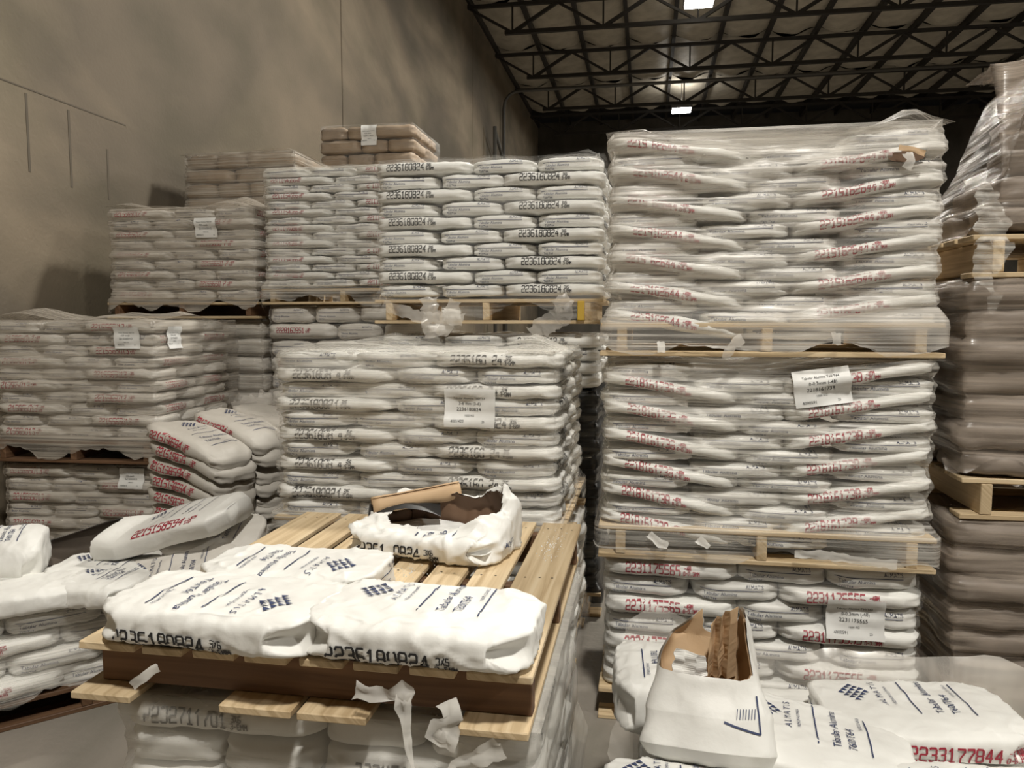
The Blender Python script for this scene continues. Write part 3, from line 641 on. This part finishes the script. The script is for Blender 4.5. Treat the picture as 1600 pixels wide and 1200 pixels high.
# --- beige loads at the far right
def kload(k, x, z0, z1, n, desc, seed, lean=0., D=1.02):
    return load(k, x, 2.98, z0, z1, n, desc, W=1.15, num='', D=D, skip=(lambda i, p: 'third' in p or 'back' in p) if D < 1 else None, paper='taupe', fm='film_taupe', side='L', endl=False, lean=lean, adj='beige sack', sname='beige_sack', Lf=.45, fkw=dict(below=.02, cap=False, sides='LF', lean=lean, seed=seed, taut=.09, vt=.6, slope=.12), jit=.02, amp=1.6)
pallet(1.13, 3.0, 0, 1.2, 1.02, 'floor pallet of the beige loads at the far right', 'y')
kload('K1', 1.12, .13, .85, 7, 'lowest beige load at far right', 3)
pallet(1.13, 2.98, .86, 1.2, 1.02, 'pallet under the middle beige load at far right', 'x', H=.15)
kload('K2', 1.12, 1.01, 1.72, 7, 'middle beige load at far right', 5)
pallet(1.13, 2.98, 1.73, 1.2, 1.02, 'pallet under the top beige load at far right', 'x', H=.15)
kload('K3', 1.2, 1.89, 2.50, 6, 'top beige load at far right', 8, .30, .70)
# --- load under the foreground pallet
f0 = load('F0', -1.22, 1.56, .10, .70, 7, 'load under the foreground pallet', W=1.0, D=1.16, num='2232711701', endl=False, fm='film_haze', side='R', fkw=dict(cap=True, below=.08, taut=.08, vt=.4), Lf=.5, drop=.3, one=lambda i, p: i > 1 and 'front' in p)
fp = pallet(-1.27, 1.5, .712, 1.05, 1.21, 'open timber pallet in the foreground carrying loose white sacks', 'y', H=.138, nb=8, frame='wood_dark', front_bottom=((.05, .15), (.43, .17), (.61, .16), (.965, .15)), overhang=.01)
FZ = .85
V, F = [], []          # nail heads in the deck boards
a = 0; iw = (1.05 - .28) / 6 * .78; gp = (1.05 - .28 - iw * 6) / 7
for i in range(8):
    w = .14 if i in (0, 7) else iw
    for t in (.084, .605, 1.126):
        for u in ((.2, .5, .8) if w > .11 else (.28, .72)):
            x, y = a + w * u + R.uniform(-.006, .006), t + R.uniform(-.008, .008); q = len(V)
            V += [(x + .0036 * math.cos(k * PI / 3), y + .0036 * math.sin(k * PI / 3), .1392) for k in range(6)]; F.append(tuple(range(q, q + 6)))
    a += w + gp
o = link('nail_heads', mesh('nail_heads', V, F), 'nail', fp); o['kind'] = 'stuff'
# --- loose sacks on the foreground pallet
FS = dict(res=(84, 54, 16), crease=.9, n1=20, n2=4.2, taper=.2, amp=.8, lump=.55, pinch=.10, nh=.038, drop=.08, brand=True, nv=.27)
def loose(x, y, z, rz, L, W, H, seed, label, show=('number', 'brand', 'end'), rx=0, ry=0, group=None, flip=False, **kw):
    k = dict(FS); k.update(kw); s = Sack(L, W, H, seed, **k)
    mw = Matrix.Translation((x, y, z)) @ Matrix.Rotation(rz, 4, 'Z') @ Matrix.Rotation(ry, 4, 'Y') @ Matrix.Rotation(rx, 4, 'X')
    o = s.put(mw, label, [q for q in show if not (flip and q == 'number')], group)
    if flip:
        pr = number_print(k.get('num', '2236180824'), k.get('sub', ('3X6', '3-6MM')), k['nh'], -.36 * L, k['drop'], random.Random(seed))
        me = pr.lay('printed_number', s.bvh, lambda u, v: ((-u, W, H * k['nv'] + v), (0, -1, 0))); me.materials.append(M[k.get('ink', 'black')]); link('printed_number', me, None, o)
    return o
loose(-.965, 1.625, FZ, PI - .06, .53, .31, .093, 3, 'full white sack lying at the near left corner of the foreground pallet', ('number', 'brand'), flip=True)
loose(-.475, 1.628, FZ, -.045, .50, .31, .096, 4, 'full white sack lying at the near right corner of the foreground pallet', nx=-.34)
loose(-.925, 1.915, FZ, PI - .015, .49, .27, .085, 5, 'full white sack lying behind the near left sack on the foreground pallet', flip=True)

# torn-open sack with white grain, on the foreground pallet's boards
def open_sack(label, mw, L, W, H, seed, mouth, lift, lining='darkkraft', fill=.04, num='2236180824', sub=('3X6', '3-6MM')):
    V, F = sack_geo(L, W, H, seed, (80, 56, 16), 1.0, 16, 3.6, None, 1.3, .15, .09, .7); cx, cy, ax, ay = mouth
    def d(x, y): return ((x - cx) / ax) ** 2 + ((y - cy) / ay) ** 2
    for p in V:
        if p.z > H * .45:
            q = d(p.x, p.y) * (1 + .3 * nz(p.x * 20, p.y * 20, seed))
            if .6 < q < 2.6: p.z += lift(p.x, p.y) * (1 - abs(q - 1.1) / 1.6) * (p.z / H)
    keep = [f for f in F if not (sum(V[i].z for i in f) / len(f) > H * .55 and d(sum(V[i].x for i in f) / 4, sum(V[i].y for i in f) / 4) * (1 + .22 * nz(V[f[0]].x * 11, V[f[0]].y * 11, seed)) < 1)]
    me = mesh('paper_shell', [tuple(v) for v in V], keep, True); root = empty('opened_sack', label, 'sack'); root.matrix_world = mw
    sh = link('paper_shell', me, 'white', root)
    # lining: the same skin a few millimetres inside
    me2 = mesh('kraft_lining', [tuple(Vector(v) - Vector(nn.vector) * .004) for v, nn in zip(V, me.vertex_normals)], [f[::-1] for f in keep], True); link('kraft_lining', me2, lining, root)['label'] = 'brown kraft inner ply of the torn sack'
    g, gf = [], []; n = 30
    for j in range(n + 1):
        for i in range(n + 1):
            u, w = i / n * 2 - 1, j / n * 2 - 1; x, y = u * L * .46, w * W * .45
            g.append((x, y, fill + .02 * nz(x * 9, y * 9, 2) + .004 * nz(x * 90, y * 90, 3) + .028 * math.exp(-((x - .06) / .1) ** 2 - ((y + .03) / .06) ** 2)))
    for j in range(n):
        for i in range(n): a = j * (n + 1) + i; gf.append((a, a + 1, a + n + 2, a + n + 1))
    o = link('grain_fill', mesh('grain_fill', g, gf, False), 'alumina', root); o['label'] = 'white alumina grain inside the sack'; o['kind'] = 'stuff'
    bv = BVHTree.FromPolygons(V, keep)
    p = number_print(num, sub, .037, -.40 * L, .05, random.Random(9)).lay('printed_number', bv, lambda u, v: ((u, -W, H * .36 + v), (0, 1, 0))); p.materials.append(M['black']); link('printed_number', p, None, root)
    p = Print(); p.add(font_text('Ta', .036), .035, -.125, PI / 2).add(font_text('T6', .036), .08, -.125, PI / 2).line(-.015, -.125, -.015, -.075, .003).line(.11, -.125, .11, -.075, .003)
    p = p.lay('printed_brand', bv, lambda u, v: ((u, v, H * 3), (0, 0, -1))); p.materials.append(M['navy']); link('printed_brand', p, None, root)
    p = Print().add(font_text('ALMATIS', .022), -.07, .0)
    p = p.lay('printed_label', bv, lambda u, v: ((L, u, H * .5 + v), (-1, 0, 0))); p.materials.append(M['navy']); link('printed_label', p, None, root)
    return root
mw = Matrix.Translation((-.655, 2.335, FZ)) @ Matrix.Rotation(-.16, 4, 'Z')
os1 = open_sack('torn-open white sack of grain with a curled brown flap on the foreground pallet', mw, .50, .34, .088, 6, (.02, .035, .20, .120), lambda x, y: .012 + .07 * max(0, min(1, (y - .02) / .1)) + .035 * max(0, min(1, (x - .08) / .1)) - .03 * max(0, min(1, -(y + .02) / .08)))
# the curled flap: a sheet rolled one turn and a half
V, F = [], []; n, mlen = 40, 12
for i in range(n + 1):
    th = i / n * PI * 2.6; r = .024 + .006 * i / n
    for j in range(mlen + 1):
        t = j / mlen; k = (t - .5) * .30
        V.append((k, r * math.cos(th) * (1 + .12 * t), r * math.sin(th) * (1 + .12 * t) + .003 * nz(k * 12, i * .2, 4)))
for i in range(n):
    for j in range(mlen): a = i * (mlen + 1) + j; F.append((a, a + mlen + 1, a + mlen + 2, a + 1))
fo = link('curled_flap', mesh('curled_flap', V, F, True), 'kraft', os1); fo['label'] = 'brown kraft flap curled into a roll'
fo.matrix_local = Matrix.Translation((-.125, .115, .128)) @ Matrix.Rotation(.62, 4, 'Z') @ Matrix.Rotation(-.12, 4, 'Y')
sm = fo.modifiers.new('thick', 'SOLIDIFY'); sm.thickness = .0012
V, F = [], []
for i in range(9):
    for j in range(9):
        u, w = i / 8 - .5, j / 8 - .5
        V.append((u * .24, w * .07, .03 * (w + .5) - .12 * (u * u) + .006 * nz(i * .6, j * .6, 8)))
for i in range(8):
    for j in range(8): a = i * 9 + j; F.append((a, a + 9, a + 10, a + 1))
o = link('torn_lining', mesh('torn_lining', V, F, True), 'lining', os1); o['label'] = 'black torn lining under the curled flap'; o.matrix_local = Matrix.Translation((-.15, .075, .108)) @ Matrix.Rotation(.45, 4, 'Z')
# spilled grains on the boards
V, F = [], []
def grain(x, y, z, r):
    q = len(V); V.extend([(x - r, y - r * .6, z), (x + r, y - r * .7, z), (x + r * .2, y + r, z), (x, y, z + r * 1.5)]); F.extend([(q, q + 1, q + 3), (q + 1, q + 2, q + 3), (q + 2, q, q + 3), (q, q + 2, q + 1)])
for cx, cy, n, sx, sy, r in ((-.45, 1.53, 14, .2, .012, .0025), (-.29, 2.42, 120, .03, .09, .0016), (-.68, 2.12, 40, .10, .05, .0018), (-.62, 2.06, 25, .1, .03, .002), (-.5, 1.545, 10, .12, .01, .003)):
    for _ in range(n): grain(R.gauss(cx, sx * .6), R.gauss(cy, sy), FZ + .0008, r * R.uniform(.5, 1.4))
o = link('spilled_grain', mesh('spilled_grain', V, F), 'alumina'); o['kind'] = 'stuff'; tag(o, 'white alumina grains spilled on the foreground pallet boards', 'grain')

# torn film hanging below the foreground pallet
ff = f0['film']
def inv(pts): return [f0['T'].inverted() @ Vector(p) for p in pts]
for pts, w in (([(-.60, 1.49, .80), (-.54, 1.485, .79), (-.49, 1.485, .805), (-.47, 1.49, .80)], .04), ([(-.49, 1.485, .80), (-.485, 1.48, .74), (-.478, 1.475, .69), (-.465, 1.47, .64)], lambda t: .03 * (1 - t) + .006),
               ([(-.40, 1.49, .79), (-.385, 1.48, .76), (-.42, 1.475, .725), (-.37, 1.47, .715)], .045), ([(-.28, 1.475, .71), (-.33, 1.47, .685), (-.37, 1.465, .665), (-.385, 1.46, .63)], lambda t: .05 * (1 - t * .6)),
               ([(-1.06, 1.49, .81), (-1.09, 1.485, .79), (-1.12, 1.48, .765)], .022)):
    ribbon('torn_strip', inv(pts), w, 'film_torn', ff, seed=R.random() * 20)

# --- opened load at the floor's left edge
PT = rad(46)
pallet(-2.64, 2.22, 0, 1.22, .92, 'floor pallet under the partly used load at the left edge', 'x', rot=PT, H=.11, m='wood_dark', frame='wood_dark')
p0 = load('P0', -2.63, 2.23, .115, .44, 4, 'partly used load on the floor', W=1.2, D=.9, rot=PT, num='2215158594', sub=('-325', 'STD'), ink='red', fm='film', side='', jit=.012, fkw=dict(below=.09, cap=False, topin=.14, slope=-.12), drop=.05)
PS = dict(res=(48, 30, 10), crease=.9, amp=.8, n2=3.8, lump=.7, pinch=.08, num='2215158594', sub=('-325', 'STD'), ink='red', nh=.036, drop=.03, brand=True, nv=.45)
loose(-2.40, 2.60, .445, PT - .1, .40, .30, .10, 11, 'white sack lying flat at the front of the partly used load', ('end',), **PS)
loose(-2.15, 2.72, .445, PT - .75, .30, .30, .10, 12, 'white sack with small side print, beneath the dark-mouthed opened sack', ('end', 'brand'), **PS)
loose(-2.27, 2.87, .465, .13, .40, .30, .085, 13, 'white sack with a thin blue edge line, under the opened red-numbered sack', ('brand',), **dict(PS, ink='navy'))
loose(-2.66, 2.74, .51, .5, .34, .32, .19, 14, 'bulging white sack standing at the left frame edge', ('brand',), rx=.25, **dict(PS, n2=2.4))
loose(-1.93, 2.86, .45, .36, .52, .34, .10, 15, 'grey sack slanting behind the foreground pallet corner', ('brand',), rx=.30, ry=-.16, paper='grey', **PS)
loose(-1.90, 3.12, .55, .17, .42, .32, .10, 16, 'white sack with dark emblem, directly under the red-numbered opened sack', ('brand',), rx=.35, **dict(PS, paper='grey'))
def open_tube(label, stations, cut, seed, paper, lining, name='opened_sack', rings=34, seg=48, amp=.006):
    """a sack with one mouth: rings of (centre, half width, half thickness), outer ply, inner ply"""
    V, keep = [], []; N = len(stations) - 1
    for i in range(rings + 1):
        for j in range(seg):
            a = 2 * PI * j / seg; t = min(i / rings * cut(a), .9999) * N; k = min(int(t), N - 1); u = t - k; u = u * u * (3 - 2 * u)
            c, A, B = [Vector(stations[k][q]).lerp(Vector(stations[k + 1][q]), u) for q in range(3)]
            ca, sa = math.cos(a), math.sin(a); e = .55
            p = c + A * math.copysign(abs(ca) ** e, ca) + B * math.copysign(abs(sa) ** e, sa)
            w = nz(p.x * 9 + seed, p.y * 9, p.z * 9) * amp * 1.6 + (1 - abs(nz(p.x * 11 + seed, p.z * 11, p.y * 13)) * 2.2) * amp * .5
            V.append(p + (p - c).normalized() * w)
    F = [(0 + j, (j + 1) % seg, 0) for j in range(0)]
    for i in range(rings):
        for j in range(seg):
            F.append((i * seg + j, i * seg + (j + 1) % seg, (i + 1) * seg + (j + 1) % seg, (i + 1) * seg + j))
    root = empty(name, label, 'sack')
    cap = [tuple(range(seg))[::-1]]
    link('paper_shell', mesh('paper_shell', [tuple(v) for v in V], F + cap, True), paper, root)
    nrm = bpy.data.meshes.new('tmp'); nrm.from_pydata([tuple(v) for v in V], [], F); N2 = [Vector(q.vector) for q in nrm.vertex_normals]; c0 = sum(V, Vector()) / len(V); sg = 1 if sum(q.dot(v - c0) for v, q in zip(V, N2)) > 0 else -1; V2 = [v - q * .006 * sg for v, q in zip(V, N2)]; bpy.data.meshes.remove(nrm)
    o = link('kraft_lining', mesh('kraft_lining', [tuple(v) for v in V2], [f[::-1] for f in F], True), lining, root); o['label'] = 'kraft paper inner ply'
    return root, V, F
def v3(*a): return Vector(a)
def lut(tab):
    def f(a):
        d = math.degrees(a) % 360
        for (d0, l0), (d1, l1) in zip(tab, tab[1:]):
            if d0 <= d <= d1: return l0 + (l1 - l0) * (d - d0) / max(1e-6, d1 - d0) + .012 * nz(d * .09, 2, 7) + .006 * nz(d * .4, 4, 1)
        return tab[-1][1]
    return f
st = [(v3(-1.75, 3.06, .745), v3(0, -.02, .05), v3(-.012, .13, .0)), (v3(-1.80, 3.05, .735), v3(0, -.035, .055), v3(0, .165, .03)), (v3(-2.0, 3.03, .69), v3(0, -.03, .06), v3(0, .165, .03)), (v3(-2.2, 3.0, .625), v3(0, -.03, .055), v3(0, .16, .03)),
      (v3(-2.36, 2.99, .60), v3(0, -.02, .075), v3(0, .14, .02)), (v3(-2.58, 2.95, .56), v3(0, -.01, .06), v3(0, .13, .0)), (v3(-2.72, 2.93, .54), v3(0, -.01, .035), v3(0, .12, 0))]
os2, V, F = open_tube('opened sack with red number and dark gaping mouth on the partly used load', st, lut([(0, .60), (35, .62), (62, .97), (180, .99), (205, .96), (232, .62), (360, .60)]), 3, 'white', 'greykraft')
bv = BVHTree.FromPolygons(V, F); ex = (v3(-2.2, 3.0, .625) - v3(-1.8, 3.05, .735)).normalized() * -1
def rayr(u, v): return (v3(-2.0, 3.03, .69) + ex * u + v3(0, -.5, .35) + v3(0, .35, .5).normalized() * v, v3(0, .5, -.35).normalized())
p = number_print('2215158594', ('-325', 'STD'), .038, -.13, .02, random.Random(2)).lay('printed_number', bv, lambda u, v: rayr(u, v - .075)); p.materials.append(M['red']); link('printed_number', p, None, os2)
pb = Print().add(diamond(.07), -.12, .07, PI / 2).add(font_text('A L M A T I S', .018), -.06, .03, PI / 2).line(.0, .0, .0, .12, .003).line(.13, .0, .13, .12, .003).add(font_text('Tabular Alumina', .018), .06, .005, PI / 2).add(font_text('T60/T64', .018), .09, .005, PI / 2)
p = pb.lay('printed_brand', bv, lambda u, v: rayr(u, v - .02)); p.materials.append(M['navy']); link('printed_brand', p, None, os2)

# --- slumped load between the grey loads and the centre load
ua = rad(-12); U, W2 = v3(math.cos(ua), math.sin(ua), 0), v3(-math.sin(ua), math.cos(ua), 0); G0 = v3(-2.14, 3.52, 0)
gk = [Sack(.52, .33, .078, 80 + k, 'dust', 'red', '2215158594', ('-325', 'STD'), .05, .036, -.36, .55, brand=True, amp=1.5, bend=lambda x: -.9 * max(0, x) ** 2 * .9) for k in range(3)]
for i in range(11):
    tl = .03 + .21 * max(0, i - 4) / 6
    for q in range(3):
        c = G0 - U * (.25 - (.02 * (i % 2))) + W2 * (.16 + .32 * q) + v3(0, 0, .13 + .077 * i + (.03 if q else 0) * (i > 8))
        if q and i < 6: mwx = Matrix.Translation(c) @ Matrix.Rotation(ua, 4, 'Z')
        else: mwx = Matrix.Translation(c) @ Matrix.Rotation(ua + R.uniform(-.05, .05), 4, 'Z') @ Matrix.Rotation(tl, 4, 'Y')
        s = gk[(i + q) % 3]
        if q < 2 and i > 3: s.put(mwx, 'slumped grey sack, %s layer, %s column of the sagging load' % (ORD[i], ('front', 'rear')[q]), ('number', 'end') + (('brand',) if i == 10 else ()), 'sacks of the slumped load')
        else:
            rv, rf = REST.setdefault('dust', ([], [])); k = len(rv); rv.extend(tuple(mwx @ v) for v in s.V); rf.extend(tuple(k + a for a in f) for f in s.F)
pallet(-2.7, 3.66, 0, .62, 1.0, 'floor pallet of the slumped load', 'x', rot=ua, H=.125)
tag(ribbon('film_sheet', [(-2.35, 4.1, 1.0), (-2.1, 4.15, 1.08), (-1.9, 4.2, 1.12), (-1.72, 4.0, 1.0), (-1.65, 3.8, .86)], .22, 'film_loose', None, 3, 5, .1), 'crumpled film sheet standing up over the slumped grey load', 'film sheet')

# --- opened load in the near right corner
pallet(-.02, 1.5, 0, 1.15, .96, 'floor pallet of the opened load in the near right corner', 'x', H=.12)
load('Q0', -.0, 1.52, .125, .425, 4, 'opened load in the near right corner', W=1.1, D=.92, num='2233177844', ink='red', side='L', do_film=False, one=lambda i, p: False)
QS = dict(res=(60, 38, 10), num='2233177844', sub=('-100M', '0-0.1MM'), ink='red', nh=.037, drop=.0, paper='white', nv=.42)
loose(.75, 2.215, .43, .07, .52, .33, .09, 21, 'white sack printed with a red number, lying nearest the beige loads', nx=-.18, ry=-.02, **QS)
loose(.44, 2.0, .435, -.12, .46, .36, .095, 22, 'white sack with dark emblem beside the torn upright sack', ('brand',), ry=.10, **dict(QS, nx=-.3))
loose(.78, 1.80, .425, .05, .50, .33, .085, 23, 'white sack cut by the lower frame edge before the red-numbered one', ('brand',), **QS)
loose(.10, 1.72, .43, .0, .36, .24, .085, 24, 'white sack cut by the lower frame edge before the torn upright sack', ('brand',), **QS)
loose(.09, 2.22, .43, PI + .05, .34, .34, .16, 25, 'white sack lying behind the torn upright sack, inside the loose film', ('brand',), **QS)
st = [(v3(.165, 1.865, .485), v3(.12, -.01, .0), v3(0, -.03, .01)), (v3(.165, 1.867, .50), v3(.145, -.01, .0), v3(0, -.06, .03)), (v3(.165, 1.875, .53), v3(.158, -.01, 0), v3(0, -.078, .03)), (v3(.165, 1.91, .60), v3(.152, -.01, .0), v3(0, -.075, .025)), (v3(.17, 1.955, .68), v3(.125, -.02, .0), v3(0, -.062, .02)),
      (v3(.18, 1.99, .75), v3(.10, -.03, .0), v3(0, -.06, .015)), (v3(.195, 2.0, .79), v3(.075, -.02, .0), v3(0, -.055, .01)), (v3(.20, 2.005, .845), v3(.055, -.02, 0), v3(0, -.05, .01))]
qcut = lut([(0, .90), (8, .96), (25, .93), (45, .80), (70, .60), (95, .585), (120, .57), (150, .60), (170, .64), (185, .66), (205, .74), (225, .84), (245, .90), (258, .86), (266, .74), (276, .72), (282, .86), (320, .93), (345, .98), (360, .90)][:0] + [(0, .93), (12, .95), (28, .82), (38, .62), (70, .57), (110, .56), (150, .58), (178, .62), (192, .70), (222, .88), (250, .93), (262, .80), (270, .76), (280, .80), (300, .90), (330, .97), (350, .99), (360, .93)])
os3, V, F = open_tube('torn upright sack with ragged brown kraft mouth in the near right corner', st, qcut, 6, 'white', 'kraft', rings=60, seg=132, amp=.011)
# folded kraft plies standing in the mouth and white paper tuck
def ply(pts0, pts1, m, nm, lb, seed):
    V, F = [], []; n = 14
    for j in range(n + 1):
        for i in range(len(pts0)):
            p = Vector(pts0[i]).lerp(Vector(pts1[i]), j / n); V.append(tuple(p + v3(nz(j * .3, i, seed), nz(j * .25, i, seed + 3), 0) * .006))
    k = len(pts0)
    for j in range(n):
        for i in range(k - 1): a = j * k + i; F.append((a, a + 1, a + k + 1, a + k))
    o = link(nm, mesh(nm, V, F, False), m, os3); o['label'] = lb; sm = o.modifiers.new('thick', 'SOLIDIFY'); sm.thickness = .0015; return o
ply([(.165, 1.96, .66), (.18, 1.99, .66), (.19, 1.965, .66), (.205, 1.995, .66), (.215, 1.97, .66), (.24, 1.995, .66)], [(.175, 1.975, .80), (.19, 2.0, .815), (.20, 1.975, .822), (.21, 2.0, .828), (.222, 1.98, .838), (.243, 2.0, .842)], 'kraft', 'folded_ply', 'pleated kraft plies of the torn mouth', 3)
ply([(.075, 1.93, .68), (.10, 1.945, .67), (.13, 1.94, .67), (.165, 1.95, .675)], [(.085, 1.94, .745), (.11, 1.955, .735), (.14, 1.945, .73), (.16, 1.955, .725)], 'white', 'white_tuck', 'white inner paper tucked in the mouth', 6)
bv = BVHTree.FromPolygons(V, F); p = Print()
for k in range(7): p.line(.0 + k * .007, .0, .0 + k * .007 + .003, .018, .002)
p.line(-.03, -.005, .055, -.03, .004).line(.055, -.03, .05, .04, .004)
p = p.lay('printed_panel', bv, lambda u, v: (v3(.225 + u, 1.4, .628 + v), v3(0, 1, 0))); p.materials.append(M['navy']); link('printed_panel', p, None, os3)
# loose film standing around the opened load
V, F, UV = [], [], []
path = [(-.03, 1.50, .44), (-.035, 1.75, .47), (-.03, 2.0, .50), (-.02, 2.25, .54), (-.005, 2.44, .60), (.05, 2.47, .635), (.16, 2.46, .60), (.28, 2.47, .56), (.5, 2.46, .535), (.75, 2.47, .53), (.95, 2.47, .545), (1.05, 2.45, .56), (1.11, 2.36, .56), (1.13, 2.2, .53), (1.14, 2.0, .51), (1.15, 1.6, .49)]
pts = []
for a, b in zip(path, path[1:]):
    a, b = Vector(a), Vector(b); n = max(2, int((b - a).length / .025)); pts += [a.lerp(b, k / n) for k in range(n)]
nzv = 24
for i, p in enumerate(pts):
    d = (pts[min(i + 1, len(pts) - 1)] - pts[max(i - 1, 0)]); nn = v3(d.y, -d.x, 0).normalized() * -1
    for j in range(nzv + 1):
        t = j / nzv; z = .02 + (p.z + .025 * nz(i * .22, 3, 1) - .02) * t; q = v3(p.x, p.y, z) + nn * (.012 * nz(i * .16, z * 5, 2) + .012 * nz(i * .5, z * 14, 6) * t + .03 * t * t * nz(i * .09, 1, 9))
        if t > .85: q += nn * ((t - .85) / .15) ** 2 * .035
        V.append(tuple(q)); UV.append((z * .6, i * .025))
for i in range(len(pts) - 1):
    for j in range(nzv): a = i * (nzv + 1) + j; F.append((a, a + 1, a + nzv + 2, a + nzv + 1))
me = mesh('loose_film', V, F, True); ul = me.uv_layers.new(name='UVMap')
for l in me.loops: ul.data[l.index].uv = UV[l.vertex_index]
tag(link('loose_film', me, 'film_loose'), 'loose clear film standing open around the near right load', 'stretch film')

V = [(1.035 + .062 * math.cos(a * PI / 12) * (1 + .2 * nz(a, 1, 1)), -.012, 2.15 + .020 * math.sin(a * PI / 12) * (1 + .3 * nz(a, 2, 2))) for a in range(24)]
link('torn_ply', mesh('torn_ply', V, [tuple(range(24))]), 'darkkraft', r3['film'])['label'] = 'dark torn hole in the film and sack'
# --- torn film tails and paper bits
def loc(l, pts): return [l['T'].inverted() @ Vector(p) for p in pts]
for L, pts, w, mm_ in ((r3, [(.345, 2.90, 1.515), (.31, 2.885, 1.49), (.28, 2.89, 1.44)], .035, 'film_loose'), (r3, [(.665, 2.895, 1.535), (.665, 2.885, 1.49)], .035, 'film_loose'), (r3, [(.05, 2.9, 1.50), (.055, 2.89, 1.46)], .03, 'film_torn'), (r3, [(.85, 2.905, 2.175), (.90, 2.90, 2.165), (.935, 2.905, 2.15)], .02, 'kraft'), (r3, [(.875, 2.90, 2.155), (.885, 2.885, 2.125), (.872, 2.89, 2.10)], .03, 'film_torn'),
                       (r2, [(.02, 2.91, .77), (.06, 2.89, .74), (.09, 2.9, .73)], .03, 'film_torn'), (r2, [(.2, 2.91, .76), (.24, 2.89, .735)], .03, 'film_torn'), (r2, [(.55, 2.91, .72), (.65, 2.895, .725), (.78, 2.9, .71), (.9, 2.9, .70)], .03, 'film_torn')):
    ribbon('torn_strip', loc(L, pts), w, mm_, L['film'], seed=R.random() * 30, crumple=.35)
ribbon('torn_strip', loc(LOADS['K3'], [(1.13, 2.93, 2.06), (1.155, 2.915, 1.95), (1.165, 2.9, 1.83), (1.13, 2.89, 1.74), (1.17, 2.885, 1.66), (1.16, 2.885, 1.60)], ), lambda t: .02 + .11 * math.sin(min(1, t * 1.25) * PI) ** .7 * (t < .85) + .05 * (t >= .85) * (1 - t) * 6, 'film', LOADS['K3']['film'], 5, 6, .25)
for pts, w in (([(-1.15, 3.97, 1.70), (-1.12, 3.95, 1.58), (-1.09, 3.94, 1.50)], .12), ([(-1.0, 3.96, 1.68), (-1.03, 3.94, 1.57), (-1.07, 3.94, 1.50)], .07), ([(-.45, 3.95, 1.70), (-.40, 3.94, 1.62), (-.52, 3.93, 1.55), (-.58, 3.92, 1.50)], .10), ([(-1.4, 3.96, 1.66), (-1.2, 3.94, 1.6), (-.95, 3.94, 1.58)], .06)):
    ribbon('torn_strip', loc(t2, pts), w, 'film_loose', t2['film'], seed=R.random() * 30, crumple=.35)
o = link('yellow_block', box_mesh('yellow_block', .035, .06, .1, (0, 0, 0), .003), 'yellow'); o.location = (-.335, 3.985, 1.628); tag(o, 'yellow painted wood block in the pallet under the highest black-numbered load', 'block')
# hidden rest of the loads: the rows past those that can be told apart
for k, (v, f) in REST.items():
    o = link('stacked_sacks', mesh('stacked_sacks', v, f, True), k); o['kind'] = 'stuff'
    tag(o, {'white': 'white sacks filling the inner rows and sides of the wrapped loads', 'grey': 'dusty grey sacks filling the inner rows of the wall-side loads', 'tan': 'brown sacks filling the inner rows of the rear loads', 'dust': 'dusty sacks in the lower part of the slumped load', 'taupe': 'beige sacks filling the inner rows of the far right loads'}[k], 'sack')
